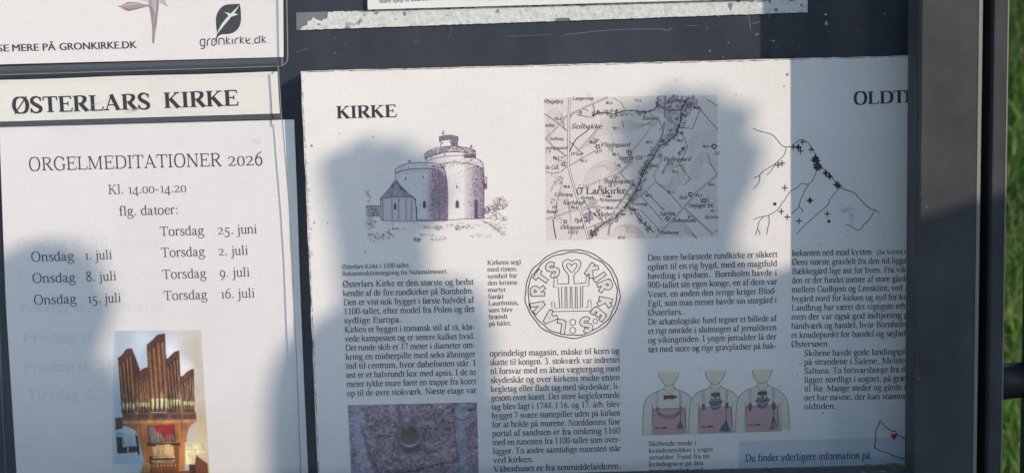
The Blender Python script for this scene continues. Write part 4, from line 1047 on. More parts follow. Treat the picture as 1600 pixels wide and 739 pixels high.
# gridiron with a heart
def line(pts, w=1.0, sm=False): ink.stroke([Z(*p) for p in pts], w, K, 3.5, sm, 6)
line([(500, 212), (498, 168), (478, 140), (468, 112), (476, 92), (498, 84), (518, 94), (540, 84), (560, 94), (562, 118), (548, 145), (528, 166), (528, 212)], 1.05, True)
line([(516, 152), (494, 130), (488, 114), (496, 106), (508, 108), (516, 118), (526, 106), (538, 106), (544, 116), (534, 134), (516, 152)], 1.05, True)
line([(500, 212), (440, 212), (438, 176), (424, 172), (420, 230), (446, 232), (452, 340), (428, 342), (426, 310), (410, 308), (414, 358), (618, 354), (616, 298), (602, 296), (600, 334), (572, 336), (574, 224), (606, 222), (606, 168), (592, 166), (590, 208), (528, 212)])
for x in (462, 489, 516, 543): line([(x, 228), (x + 2, 342), (x + 18, 341), (x + 19, 226), (x, 228)])
ink.build("church_seal", M_INK, poster)

# ------------------------------------------------------------------ photograph of an iron ring on a stone wall
def ring_photo(s, t):
    x, y = s * 1160 + 137, t * 745 + 120            # measured on an enlargement
    wx = x + 26 * (fbm(x / 90, y / 90, 3) - .5); wy = y + 26 * (fbm(x / 90, y / 90, 9) - .5)
    n = fbm(x / 60, y / 60, 1, 5); f = fbm(x / 14, y / 14, 2, 3); fl = fbm(x / 30 + y / 90, y / 16, 7, 4)
    base = np.array((.345, .255, .285)) * (.45 + .85 * n[..., None] + 1.1 * (f - .5)[..., None] + .9 * (fl - .5)[..., None])
    blue = np.array((.40, .385, .46)) * (.6 + .6 * n[..., None] + .5 * (f - .5)[..., None])
    def band(xa, wd, sl):
        return np.exp(-(((wx - xa - sl * (wy - 120)) / wd) ** 2) * 1.2)
    m = np.clip(band(215, 62, .08) * (.4 + 1.1 * fbm(x / 110, y / 110, 12)) + band(1150, 50, .02) * (.5 + .9 * fbm(x / 80, y / 80, 14)), 0, 1)[..., None]
    c = base * (1 - m) + blue * m
    def crack(pts, w, k):
        d = np.full(x.shape, 1e9)
        for (a, b), (e, g2) in zip(pts, pts[1:]):
            ux, uy = e - a, g2 - b
            h = np.clip(((wx - a) * ux + (wy - b) * uy) / (ux * ux + uy * uy), 0, 1)
            d = np.minimum(d, np.hypot(wx - a - h * ux, wy - b - h * uy))
        return 1 - k * .62 * np.exp(-(d / (w * (.5 + fbm(x / 40, y / 40, 31)))) ** 2)
    for pts, w, k in (([(245, 300), (280, 400), (300, 500), (330, 620), (380, 700), (420, 740)], 16, .75), ([(520, 740), (700, 715), (840, 690), (1000, 655), (1110, 640)], 11, .85), ([(290, 300), (360, 318), (460, 290), (520, 262)], 7, .75), ([(300, 410), (430, 400), (560, 410)], 7, .6), ([(800, 330), (900, 350), (1060, 350)], 7, .75), ([(1085, 120), (1090, 250), (1090, 390), (1105, 520), (1110, 640)], 10, .7), ([(1105, 265), (1190, 268), (1230, 240)], 8, .8), ([(1215, 520), (1300, 525)], 8, .8), ([(820, 430), (960, 420)], 6, .4), ([(540, 470), (530, 560), (520, 640)], 8, .35), ([(840, 262), (1000, 262)], 6, .4), ([(137, 180), (230, 190), (270, 150)], 9, .6), ([(1100, 120), (1260, 118)], 12, .7)):
        c = c * crack(pts, w, k)[..., None]
    sp = (fbm(x / 11, y / 9, 21, 2) > .74) & (fbm(x / 130, y / 130, 23) > .45)
    c = np.where(sp[..., None], c * 1.4 + .12, c)
    # cast shade, the ring, its staple
    d0 = np.hypot((x - 690) / 1.0, (y - 425) / 1.05)
    c = c * (1 - .55 * np.exp(-(np.maximum(0, d0 - 60) / 70) ** 2))[..., None]
    c = c * (1 - .5 * np.exp(-((x - 690) / 110) ** 2 - ((y - 520) / 45) ** 2))[..., None]
    hole = (np.hypot((x - 679) / 82, (y - 398) / 80) < 1)[..., None]
    c = np.where(hole, np.array((.15, .11, .105)) * (.35 + .6 * f[..., None] + .8 * np.clip((y - 330) / 160, 0, 1)[..., None]), c)
    rd = np.hypot((x - 680) / 1.0, (y - 400) / .98)
    body = np.exp(-(((rd - 98) / 20) ** 4))
    hi = np.exp(-(((rd - 96) / 7) ** 2)) * np.clip((y - 330) / 130, 0, 1) * np.exp(-(((x - 680) / 60) ** 2)) + .15 * np.exp(-(((rd - 105) / 6) ** 2)) * np.clip((x - 600) / 200, 0, 1)
    rc = np.array((.21, .15, .175))[None, None] * (.75 + .5 * f[..., None]) + hi[..., None] * np.array((.42, .38, .42))
    c = c * (1 - body[..., None]) + rc * body[..., None]
    bolt = np.exp(-((((x - 648) / 58) ** 2 + ((y - 265) / 36) ** 2) ** 2))
    bc = np.array((.34, .31, .38))[None, None] * (.5 + .9 * np.exp(-((x - 660) / 26) ** 2 - ((y - 262) / 18) ** 2) + .5 * (f - .4))[..., None]
    c = c * (1 - bolt[..., None]) + bc * bolt[..., None]
    stap = np.exp(-(((x - 660) / 20) ** 4 + ((y - 320) / 36) ** 4))[..., None]
    c = c * (1 - stap) + np.array((.24, .17, .17)) * stap
    return c * 1.0
raster("ring_photo", ((543.3, 632.6), (745.3, 628.2), (748.5, 758), (549.8, 763)), PD, 230, 150, ring_photo, M_INK, poster)

# ------------------------------------------------------------------ three figures showing jewellery
random.seed(9)
ink = Ink(PD); W = lambda x, y: (980 + x / 4.129, 560 + y / 4.129)
OC, SK, SK2, PK, BR = lin(74, 76, 92), lin(216, 200, 176), lin(210, 199, 184), lin(186, 150, 150), lin(112, 72, 70)
def figure(dx, dy, right, year, kind):
    f = lambda x, y: W(x + dx, y + dy)
    px = lambda pts, c, lay: ink.px([f(*p) for p in pts], c, lay)
    ln = lambda pts, w=.55, c=OC, lay=6, sm=True: ink.stroke([f(*p) for p in pts], w, c, lay, sm, 5)
    armL = [(100, 494), (100, 420), (104, 340), (112, 285), (132, 248), (165, 222), (205, 206), (238, 190), (268, 200), (300, 188), (340, 204), (380, 222), (416, 255), (430, 300)]
    body = armL + ([(440, 340), (443, 420), (445, 480)] if right else [(428, 330), (404, 420), (400, 486)]) + [(380, 486), (375, 330), (165, 330), (158, 494)]
    px([(100, 494), (100, 420), (104, 340), (112, 285), (132, 248), (165, 222), (205, 206), (238, 190), (300, 188), (340, 204), (380, 222), (416, 255), (416, 320), (165, 325), (162, 400), (155, 494)], SK2, 2)
    if right: px([(375, 320), (416, 255), (432, 300), (441, 360), (445, 478), (390, 482), (385, 400)], lin(214, 198, 172), 2.2)
    else: px([(375, 320), (416, 255), (412, 300), (404, 420), (402, 485), (386, 486), (380, 400)], SK2, 2.2)
    px([(236, 196), (244, 164), (298, 162), (308, 190), (270, 226)], SK, 2.6)
    px([(205, 90), (213, 125), (232, 154), (252, 170), (268, 174), (288, 168), (310, 148), (326, 120), (334, 86)], SK, 3)
    px([(165, 324), (374, 317), (378, 486), (166, 492)], PK, 3)
    ln([(205, 90), (213, 125), (232, 154), (252, 170), (268, 174), (288, 168), (310, 148), (326, 120), (334, 86)], .65)
    ln([(243, 166), (240, 184), (232, 196)]); ln([(298, 164), (302, 180), (312, 190)]); ln([(236, 194), (268, 228), (308, 190)], .55, OC, 6, False)
    ln([(100, 494), (100, 420), (104, 340), (112, 285), (132, 248), (165, 222), (205, 206), (236, 194)], .65); ln([(308, 190), (340, 204), (380, 222), (416, 258)], .65)
    ln([(162, 300), (164, 318), (160, 400), (154, 494)]); ln([(156, 296), (166, 318)], .5); ln([(380, 296), (372, 318)], .5); ln([(374, 312), (378, 400), (388, 486)]); ln([(372, 330), (378, 486)], .5)
    ln([(166, 324), (374, 317)], .7, OC, 6, False); ln([(166, 324), (166, 492)], .5, OC, 6, False)
    if right: ln([(416, 258), (432, 296), (441, 360), (445, 478)], .65); ln([(390, 300), (394, 482)], .5)
    for xa, xb in ((186, 198), (338, 348)): ln([(xa, 214), (xa, 316)], .5, OC, 6, False); ln([(xb, 210), (xb, 316)], .5, OC, 6, False)
    sans(ink, year, *f(180, 452), *f(258, 450), 4.8, lin(48, 44, 52), .02, 7)
    B2 = lin(140, 124, 84)
    if kind == 0:
        px([(234, 234), (262, 236), (290, 232), (322, 240), (322, 250), (290, 260), (262, 258), (236, 266)], BR, 7)
        for x in (246, 272, 292): ink.disc(*f(x, 248), 1.1, lin(70, 38, 40), 7.5, 8)
        for c in ((194, 324), (345, 318)): ink.disc(*f(*c), 2.4, B2, 7, 10, 3.2); ink.ring(*f(*c), 2.1, .5, OC, 7.5, 10, 2.9)
        for k in range(4): ln([(192, 336 + k * 6), (230, 358 + k * 7), (270, 364 + k * 8), (310, 356 + k * 7), (342, 334 + k * 5)], .8, random.choice((lin(118, 84, 74), lin(150, 104, 84), lin(96, 70, 66))), 6.6)
        ln([(343, 330), (342, 410)], 1.0, OC, 7, False); px([(340, 402), (318, 442), (330, 454), (358, 452), (362, 436)], lin(112, 104, 120), 6.8)
        for x in (322, 336, 348, 360): ln([(341, 404), (x, 448)], .6, OC, 7.2, False)
    else:
        oy = 0 if kind == 1 else 2
        px([(240, 230), (300, 224), (302, 250), (242, 252)], lin(104, 84, 70), 7)
        px([(232, 292), (240, 262), (258, 252), (288, 250), (304, 262), (316, 286), (306, 312), (282, 338), (254, 336), (234, 314)], lin(128, 122, 130), 6.8)
        for k in range(5): ln([(232 + k * 4, 282 + k * 11), (252, 298 + k * 9), (272, 302 + k * 8), (296, 292 + k * 9), (312 - k * 4, 276 + k * 11)], .75, random.choice((lin(60, 52, 64), lin(86, 76, 90), lin(190, 186, 190))), 7.2)
        for c in ((256, 262), (288, 260)): ink.disc(*f(*c), 1.9, lin(216, 212, 210), 7.4, 10); ink.ring(*f(*c), 2.1, .7, lin(60, 50, 56), 7.6, 10)
        ln([(222, 284), (240, 292), (262, 288), (272, 294), (284, 286), (306, 286), (322, 276)], 1.1, lin(60, 50, 58), 7.8)
        for i in range(26): ink.disc(*f(random.uniform(240, 302), random.uniform(256, 330)), .55, random.choice((lin(60, 52, 62), lin(176, 168, 172))), 7.9, 6)
        if kind == 1:
            for c in ((193, 318), (344, 310)): px([(c[0] - 11, c[1] - 18), (c[0] + 11, c[1] - 19), (c[0] + 11, c[1] + 18), (c[0] - 11, c[1] + 19)], lin(112, 100, 74), 7)
            ln([(342, 330), (340, 412)], 1.1, OC, 7, False); px([(340, 404), (295, 468), (320, 478), (350, 480), (368, 472)], lin(104, 98, 116), 6.8)
            for x in (300, 318, 336, 352, 366): ln([(340, 406), (x, 474)], .7, OC, 7.2, False)
        else:
            for c in ((192, 328), (344, 322)): ink.disc(*f(*c), 3.2, lin(120, 100, 64), 7, 12, 6.4); ink.ring(*f(*c), 2.6, .7, OC, 7.4, 12, 5.4)
            ln([(344, 345), (343, 390)], .6, OC, 7, False)
            for x, y in ((322, 470), (334, 466), (346, 462), (362, 450)): ln([(343, 388), (x, y)], .9, lin(78, 72, 88), 7.2, False); ink.disc(*f(x, y), 1.2, lin(70, 64, 80), 7.3, 7)
figure(0, 0, False, "Ca 600", 0); figure(298, -9, False, "Ca 660", 1); figure(600, -18, True, "Ca 700", 2)
sans(ink, "Chlb.", *W(990, 430), *W(1030, 429), 2.6, lin(150, 140, 90), .0, 7)
ink.build("jewellery_drawing", M_INK, poster)

# ------------------------------------------------------------------ blue information box and the island outline
ink = Ink(PD); Y = lambda x, y: (1140 + x / 5, 640 + y / 5)
ink.px([Y(72, 243), Y(600, 230), Y(1500, 206), Y(1500, 560), Y(72, 560)], lin(198, 197, 203), 1)
write(ink, "Du finder yderligere information på", *Y(120, 402), *Y(1098, 378), 17.6, 'reg', fit=True, lay=3)
ink.build("information_box", M_INK, poster)
ink = Ink(PD)
isl = [(1350, 212), (1330, 200), (1302, 182), (1296, 164), (1282, 166), (1262, 162), (1230, 138), (1205, 118), (1192, 100), (1178, 86), (1168, 94), (1164, 116), (1146, 150), (1138, 180), (1142, 230), (1130, 280), (1145, 300), (1185, 320), (1240, 338), (1290, 360), (1340, 374), (1420, 392)]
ink.stroke([Y(*p) for p in [(1420, 250)] + isl], 1.25, lin(40, 38, 60), 4, True, 4)
o = ink.build("island_outline", M_INK, poster)
ink = Ink(PD)
ink.px([Y(*p) for p in ((1283, 232), (1264, 212), (1258, 198), (1264, 186), (1276, 184), (1284, 192), (1292, 182), (1304, 186), (1308, 198), (1302, 212))], lin(168, 48, 48), 5)
ink.build("red_heart", M_INK, o)

# ------------------------------------------------------------------ type and pictures on the left papers
ink = Ink(TD)
write(ink, "ØSTERLARS", 19.5, 177.6, 236, 170.6, 36.6, 'bold', n=6); write(ink, "KIRKE", 256, 169.4, 373, 165.2, 36.6, 'bold', n=6)
for u, v in ((150, 163), (205, 172), (207, 175), (214, 171)): ink.stroke([(u - 9, v + 2), (u, v), (u + 8, v - 2.4)], .6, lin(150, 146, 146), 5)
ink.build("heading", M_INK, strip)

ink = Ink(LD)
FS = lambda x, y: (180 + x / 5.714, y / 5.714)
c = lin(66, 62, 68)
for s, a, b in (("SE", -3.5, 14.3), ("MERE", 19.8, 60.8), ("PÅ", 67.4, 87), ("GRONKIRKE.DK", 93.6, 213.8)):
    sl = lambda u: 81.4 - u * .0262
    for o_ in (-.55, 0, .55): sans(ink, s, a + o_, sl(a), b + o_, sl(b), 16.0, c, 0.0, 2 + o_)
ink.build("heading", M_INK, leaf)
ink = Ink(LD); D = lin(62, 64, 68); Wp = lin(220, 216, 208)
leafp = spline([(912, 302), (902, 250), (899, 190), (902, 150), (918, 108), (945, 72), (985, 48), (1040, 41), (1112, 38)], 5) + spline([(1112, 38), (1121, 90), (1124, 170), (1118, 215), (1098, 258), (1060, 292), (1010, 307), (960, 310), (934, 318), (918, 334), (906, 352)], 5)
ink.px([FS(*p[:2]) for p in leafp], D, 1)
ink.px([FS(*p) for p in ((1112, 46), (1080, 98), (1040, 148), (1010, 186), (970, 232), (912, 306), (922, 270), (950, 220), (990, 168), (1030, 126), (1070, 88))], Wp, 2)
ink.px([FS(*p) for p in ((970, 110), (1005, 117), (1036, 126), (1064, 121), (1100, 132), (1066, 144), (1040, 152), (1010, 146), (1002, 130))], Wp, 2.3)
def lg(pts, w=1.75, sm=True): ink.stroke([FS(*p) for p in pts], w, D, 3, sm, 5)
lg([(912, 310), (904, 345), (886, 385)], 1.3)
lg([(802, 352), (775, 354), (762, 364), (760, 390), (766, 408), (782, 412), (800, 408)]); lg([(800, 350), (800, 408), (797, 428), (785, 436), (765, 437)], 1.75)
lg([(824, 412), (824, 372), (834, 354), (852, 350)])
lg([(870, 352), (900, 350), (906, 362), (905, 385), (892, 402), (874, 408), (864, 398), (864, 368), (872, 352)])
lg([(928, 404), (928, 352), (950, 346), (964, 350), (972, 362), (973, 402)])
lg([(994, 330), (994, 400)], 1.75, False); lg([(1020, 346), (998, 370), (1026, 399)], 1.75, False)
lg([(1046, 350), (1046, 398)], 1.75, False); lg([(1072, 396), (1072, 362), (1082, 348), (1102, 343)])
lg([(1118, 328), (1118, 394)], 1.75, False); lg([(1146, 340), (1122, 366), (1150, 392)], 1.75, False)
lg([(1162, 368), (1192, 362), (1204, 344)]); lg([(1170, 340), (1168, 368), (1182, 388), (1206, 390)])
ink.disc(*FS(1226, 392), 1.0, D, 3, 8)
lg([(1278, 340), (1258, 346), (1248, 360), (1248, 380), (1258, 388), (1288, 382)]); lg([(1288, 322), (1288, 384)], 1.75, False)
lg([(1313, 320), (1313, 388)], 1.75, False); lg([(1342, 334), (1318, 360), (1348, 386)], 1.75, False)
ink.build("leaf_logo", M_INK, leaf)
ink = Ink(LD)
S1, S2, S3 = lin(168, 150, 150), lin(140, 122, 124), lin(188, 174, 172)
ink.px([FS(*p) for p in ((286, -60), (300, 60), (318, 160), (330, 260), (328, 382), (350, 396), (358, 300), (372, 200), (385, 100), (396, -60))], S1, 1)
ink.px([FS(*p) for p in ((318, -60), (326, 40), (345, 100), (356, 160), (362, 90), (372, -60))], lin(176, 176, 178), 1.6)
ink.px([FS(*p) for p in ((20, 60), (60, 50), (100, 24), (150, 20), (210, 26), (262, 42), (300, 44), (302, 62), (250, 72), (200, 86), (120, 104), (80, 90), (50, 70))], lin(170, 146, 144), 1.2)
ink.px([FS(*p) for p in ((40, 62), (110, 36), (180, 30), (260, 46), (180, 44), (110, 58))], S3, 1.5)
ink.px([FS(*p) for p in ((60, 70), (130, 82), (210, 72), (270, 60), (200, 86), (120, 104), (80, 90))], lin(148, 124, 124), 1.5)
ink.px([FS(*p) for p in ((396, -60), (430, -20), (468, 64), (420, 40), (398, 28))], lin(178, 182, 182), 1.1)
ink.px([FS(*p) for p in ((200, -60), (230, 8), (290, 20), (286, -60))], lin(190, 192, 188), 1.1)
for pts, w in (([(390, -60), (384, 40), (374, 130), (362, 230)], 1.3), ([(320, 60), (332, 170), (340, 270), (338, 380)], .7), ([(296, 50), (330, 90), (352, 140)], 1.3), ([(352, 230), (366, 205), (362, 260)], 1.5), ([(440, 20), (470, 64)], .6), ([(20, 60), (60, 66), (100, 62)], .6)):
    ink.stroke([FS(*p) for p in pts], w, S2, 2.2)
ink.build("flower_stem", M_INK, leaf)

# recital sheet
ink = Ink(OD); TC = lin(64, 62, 68)
write(ink, "ORGELMEDITATIONER", 44.8, 267.2, 346.8, 259.8, 31, 'light', TC, n=6); write(ink, "2026", 356, 259.6, 411.5, 258.2, 31, 'light', TC, n=6)
ink.build("heading", M_INK, organ)
ink = Ink(OD)
for s, a, b, c_, d in (("Kl. 14.00-14.20", 169, 303.6, 292, 300.2), ("flg. datoer:", 186, 337.2, 279.5, 334.4), ("Torsdag", 250.2, 368.8, 319.6, 366.8), ("25. juni", 340, 366.2, 402.2, 364.6), ("Torsdag", 252, 401.8, 320.8, 399.6), ("2. juli", 341.2, 399.2, 388.4, 397.8), ("Torsdag", 254, 435.8, 323, 433.6), ("9. juli", 343, 433.2, 391, 431.6), ("Torsdag", 256, 469, 324.6, 466.8), ("16. juli", 343.4, 466.2, 398.8, 464.4),
                     ("Onsdag", 48.4, 408.6, 116.4, 406.8), ("1. juli", 131.2, 406.2, 176, 404.6), ("Onsdag", 50.4, 442, 118.8, 440), ("8. juli", 134.2, 439.4, 182.8, 437.8), ("Onsdag", 52.6, 475.8, 120.2, 473.6), ("15. juli", 135.8, 473.4, 189.8, 471.8)):
    write(ink, s, a, b, c_, d, 22.2, 'light', TC, n=5)
ink.build("date_list", M_INK, organ)
ink = Ink(OD)
gc = (.705, .665, .65)
for s, u, v, u1, lay in (("Fredag d. 30. januar", 27, 389, 258, 1), ("Fredag d. 27. februar", 29, 440, 262, 1), ("Fredag d. 27. marts", 33, 489, 258, 1), ("Fredag d. 24. april", 37, 535, 262, .4), ("Fredag d. 26. juni", 39, 581, 235, .4), ("Tirsdag d. 28. juli", 42, 625, 230, .4)):
    sans(ink, s, u, v, u1, v - (u1 - u) * .018, 24, gc if v > 480 else (.73, .685, .665), .03, lay)
o = ink.build("show_through_text", M_INK, organ)
o['label'] = "faint grey lettering showing through the sheet"
def organ_photo(s, t):
    x, y = s * 430 + 88, t * 690 + 50
    n = fbm(x / 70, y / 70, 5, 4); f = fbm(x / 18, y / 18, 6, 3)
    paper = np.array((.69, .67, .64))
    left = np.array((.47, .52, .60)); right = np.array((.66, .56, .47)); warm = np.array((.60, .42, .24))
    k = np.clip((x - 300) / 200, 0, 1)[..., None]
    c = left * (1 - k) + right * k
    c = c * (.82 + .36 * n[..., None])
    white = np.exp(-((x - 375) / 45) ** 2 - ((y - 150) / 70) ** 2) + np.exp(-((x - 250) / 60) ** 2 - ((y - 90) / 50) ** 2) * .5 + np.exp(-((x - 430) / 40) ** 2 - ((y - 225) / 40) ** 2)
    c = c + np.clip(white, 0, 1)[..., None] * (.30)
    wk = np.clip((y - 300) / 200, 0, 1)[..., None] * np.clip((x - 430) / 60, 0, 1)[..., None]
    c = c * (1 - wk) + warm * wk * (.9 + .3 * n[..., None])
    lowp = np.exp(-((x - 470) / 70) ** 2 - ((y - 570) / 55) ** 2)[..., None]
    c = c * (1 - lowp * .8) + np.array((.75, .66, .5)) * lowp * .8
    # the left side fades into the sheet
    fade = np.clip((x - 70) / 40 - .7 * (y > 430) * (y < 640) * 0 + .3 * (n - .5), 0, 1) * np.where(y > 640, np.clip((x - 110) / 60, 0, 1), 1)
    fade = fade * np.where((x < 215) & (y > 640), .55, 1)
    c = c * fade[..., None] + paper * (1 - fade[..., None])
    return c
OG = lambda x, y: (150 + x / 3.09, 500 + y / 3.09)
ink = Canvas()
Wd, Wl, Wm, Wk = lin(84, 46, 34), lin(196, 128, 74), lin(150, 88, 48), lin(52, 30, 28)
def op(pts, c_, lay): ink.px([OG(*p) for p in pts], c_, lay)
def ol(pts, w, c_, lay, sm=False): ink.stroke([OG(*p) for p in pts], w, c_, lay, sm, 4)
def tower_case(top, bl, br, yb, pipes, dark, mouth, wl):
    op(top + [(br, yb), (bl, yb)], dark, 3)
    for i in range(pipes):
        f = (i + .5) / pipes; x = bl + (br - bl) * f; w = (br - bl) / pipes * .62
        xt = top[0][0] + (top[-1][0] - top[0][0]) * f; yt = np.interp(f, np.linspace(0, 1, len(top)), [p[1] for p in top]) + 38
        op([(xt - w / 2, yt), (xt + w / 2, yt), (x + w / 2, mouth), (x - w / 2, mouth)], lin(132 + 10 * (i % 3), 86 + 8 * (i % 2), 54), 3.3)
        op([(xt - w * .05, yt), (xt + w * .22, yt), (x + w * .22, mouth), (x - w * .05, mouth)], lin(176, 128, 84), 3.5)
        op([(x - w / 2, mouth), (x + w / 2, mouth), (x + w / 2, mouth + wl * .4), (x + w * .28, mouth + wl), (x - w * .28, mouth + wl), (x - w / 2, mouth + wl * .4)], random.choice((lin(222, 214, 140), lin(200, 184, 118), lin(236, 226, 170))), 3.6)
        op([(x - w * .4, mouth + wl), (x + w * .4, mouth + wl), (x + w * .15, yb - 4), (x - w * .15, yb - 4)], lin(146, 112, 74), 3.55)
        ol([(x - w / 2, mouth + wl * .95), (x + w / 2, mouth + wl * .95)], .6, Wk, 3.8)
    n = len(top)
    ol([(p[0], p[1] + 3) for p in top], 1.7, Wd, 4, False); ol([(p[0], p[1] + 36) for p in top], 1.2, Wd, 4, False)
    op([(p[0], p[1] + 6) for p in top] + [(p[0], p[1] + 33) for p in top[::-1]], lin(108, 66, 48), 3.9)
    ol([top[0], (bl, yb)], 1.3, Wd, 4.2); ol([top[-1], (br, yb)], 1.5, lin(112, 62, 36), 4.2)
tower_case([(107, 180), (118, 172), (132, 158), (144, 140), (160, 134), (173, 134)], 126, 190, 446, 4, Wk, 398, 30, )
op([(173, 134), (192, 180), (212, 236), (192, 446), (186, 446)], Wd, 3.1)
tower_case([(192, 266), (206, 250), (222, 234), (236, 227), (249, 225)], 196, 262, 444, 5, Wk, 396, 22)
tower_case([(246, 116), (262, 104), (280, 88), (296, 70), (312, 66), (331, 64)], 264, 350, 441, 4, lin(96, 56, 40), 375, 52)
tower_case([(339, 186), (352, 178), (366, 162), (380, 150), (400, 145)], 356, 412, 440, 4, Wk, 380, 26)
tower_case([(409, 270), (424, 262), (442, 244), (456, 236), (471, 232)], 420, 474, 439, 5, Wk, 390, 22)
op([(126, 446), (482, 438), (486, 476), (128, 484)], Wm, 4.4)
for a, b in ((134, 188), (202, 258), (272, 348), (362, 412), (424, 478)): op([(a, 452), (b, 450), (b, 470), (a, 472)], lin(84, 70, 68), 4.6)
op([(92, 468), (128, 466), (130, 488), (130, 520), (94, 528)], lin(120, 74, 50), 4.3)
op([(128, 484), (486, 476), (486, 488), (462, 500), (446, 525), (437, 560), (437, 586), (430, 595), (430, 720), (245, 724), (212, 600), (206, 560), (190, 530), (160, 514), (130, 508)], lin(190, 118, 66), 4.2)
op([(130, 484), (484, 477), (484, 488), (130, 496)], lin(212, 150, 92), 4.7)
for x in (214, 240, 390, 412): ol([(x, 498), (x + 2, 590)], .7, Wd, 4.8)
op([(246, 504), (382, 498), (384, 584), (252, 590)], lin(96, 62, 50), 4.8)
op([(256, 508), (290, 506), (345, 545), (330, 582), (258, 586)], lin(120, 104, 96), 5)
op([(276, 504), (378, 500), (380, 545), (352, 576), (320, 556), (292, 536)], lin(160, 34, 38), 5.1)
for i in range(9): ol([(258 + i * 14, 540 + (i % 3) * 6), (258 + i * 14, 586)], .6, lin(176, 160, 140), 5.2)
op([(245, 592), (405, 588), (408, 602), (246, 606)], Wd, 5)
op([(274, 608), (372, 604), (374, 650), (276, 654)], lin(222, 178, 122), 5)
ol([(290, 603), (360, 600)], 1.3, lin(240, 214, 160), 5.3)
for k in range(3): op([(268, 658 + k * 9), (380, 654 + k * 9), (381, 660 + k * 9), (268, 664 + k * 9)], lin(214, 190, 150) if k % 2 == 0 else Wk, 5.2 + k * .1)
for i in range(22): ol([(270 + i * 5, 660), (270 + i * 5, 680)], .35, Wk, 5.6)
op([(258, 654), (274, 652), (274, 690), (258, 692)], Wd, 5.3); op([(376, 604), (400, 602), (402, 690), (380, 692)], lin(140, 78, 42), 5.1)
for i in range(5):
    for x in (384, 396): ink.disc(*OG(x, 618 + i * 14), .9, lin(60, 36, 28), 5.6, 6)
op([(262, 690), (396, 686), (404, 730), (262, 735)], lin(150, 80, 40), 5)
for i in range(7): ink.disc(*OG(280 + i * 17, 700 - i * .4), 1.1, lin(226, 190, 130), 5.4, 6)
op([(165, 738), (455, 722), (470, 800), (160, 800)], lin(140, 82, 44), 5.6); op([(232, 680), (262, 690), (262, 735), (215, 735)], lin(206, 150, 96), 4.9)
op([(428, 586), (520, 588), (522, 640), (480, 645), (478, 694), (432, 694)], lin(238, 220, 170), 4.6); ol([(428, 622), (520, 622)], .6, lin(196, 160, 104), 4.9)
op([(482, 648), (540, 690), (546, 800), (470, 800), (476, 700)], lin(122, 66, 34), 4.6); ol([(482, 648), (540, 692)], 1.2, lin(190, 120, 66), 4.9); op([(448, 694), (478, 694), (480, 760), (450, 760)], Wd, 4.7)
op([(96, 536), (128, 538), (190, 560), (204, 600), (196, 632), (150, 640), (102, 640)], lin(176, 196, 214), 4.1); op([(98, 560), (126, 562), (130, 640), (102, 642)], lin(72, 62, 62), 4.3); op([(102, 612), (200, 606), (200, 634), (103, 641)], lin(66, 56, 54), 4.35); op([(132, 540), (186, 556), (186, 600), (134, 600)], lin(206, 220, 232), 4.5); ol([(154, 600), (154, 634)], 1.2, lin(220, 230, 236), 4.7)
op([(188, 540), (204, 560), (212, 640), (204, 656)], Wk, 4.6)
organ_ops = ink
def organ_print(s, t):
    c = organ_photo(s, t)
    top = np.array(OG(84, 52)), np.array(OG(507, 48)); bot = np.array(OG(78, 800)), np.array(OG(552, 800))
    U = (top[0][0] * (1 - s) + top[1][0] * s) * (1 - t) + (bot[0][0] * (1 - s) + bot[1][0] * s) * t
    Vv = (top[0][1] * (1 - s) + top[1][1] * s) * (1 - t) + (bot[0][1] * (1 - s) + bot[1][1] * s) * t
    base = c.copy()
    c = organ_ops.paint(c.copy(), U, Vv)
    wood = (np.abs(c - base).sum(-1) > 1e-6)[..., None]
    x, y = (U - 150) * 3.09, (Vv - 500) * 3.09
    g1 = fbm(x / 26, y / 60, 41, 4)[..., None]; g2 = fbm(x / 6, y / 40, 43, 3)[..., None]; g3 = fbm(x / 60, y / 45, 47, 3)[..., None]
    shade = (.52 + .62 * g1 + .5 * (g2 - .5) + .5 * (g3 - .5)) * (.8 + .35 * np.clip((x - 120) / 380, 0, 1))[..., None]
    c = np.where(wood, c * shade * np.array((.93, .94, .93)), c)
    glint = np.exp(-((y - 380 + .02 * x) / 60) ** 2)[..., None] * np.clip(g2 - .5, 0, 1) * 1.2
    c = np.where(wood & (y < 440)[..., None] & (y > 200)[..., None], c + glint * np.array((.55, .42, .22)), c)
    warm = np.exp(-((x - 330) / 150) ** 2 - ((y - 610) / 130) ** 2)[..., None]
    c = np.where(wood, c * (1 + .35 * warm), c)
    return blur(c)
raster("organ_photo", (OG(84, 52), OG(507, 48), OG(552, 800), OG(78, 800)), OD, 190, 300, organ_print, M_INK, organ)

# ------------------------------------------------------------------ ground: lawn with a grassy bank behind the board
def ground_h(x, y):
    f = min(1, max(0, (y - 0.75) / 3.0)); f = f * f * (3 - 2 * f)
    b = 2.25 * f
    b += .05 * math.sin(x * 1.7 + y) + .04 * math.sin(x * .6 - y * 1.3)
    return b * (1 if y > .3 else max(0, (y + .2) / .5)) if y > -.2 else 0.0
axis = lambda pts: sorted(set(pts))
gx = axis([-400, -150, -60, -25, -12] + [round(-8 + i * .4, 2) for i in range(41)] + [12, 25, 60, 150, 400])
gy = axis([-400, -150, -60, -25, -12, -6, -3, -1.5] + [round(-.2 + i * .2, 2) for i in range(32)] + [8, 12, 25, 60, 150, 400])
Vg = [(x, y, ground_h(x, y)) for y in gy for x in gx]
n = len(gx)
Fg = [(j * n + i, j * n + i + 1, (j + 1) * n + i + 1, (j + 1) * n + i) for j in range(len(gy) - 1) for i in range(n - 1)]
m = mat("lawn_soil", (.05, .07, .025), .95, .1); t = NT(m)
r = t.ramp(t.noise(3.5, 6, .65).outputs[0], [(.3, (.022, .032, .012)), (.5, (.04, .065, .02)), (.75, (.075, .10, .035))]); t.l(r.outputs[0], t.b.inputs["Base Color"])
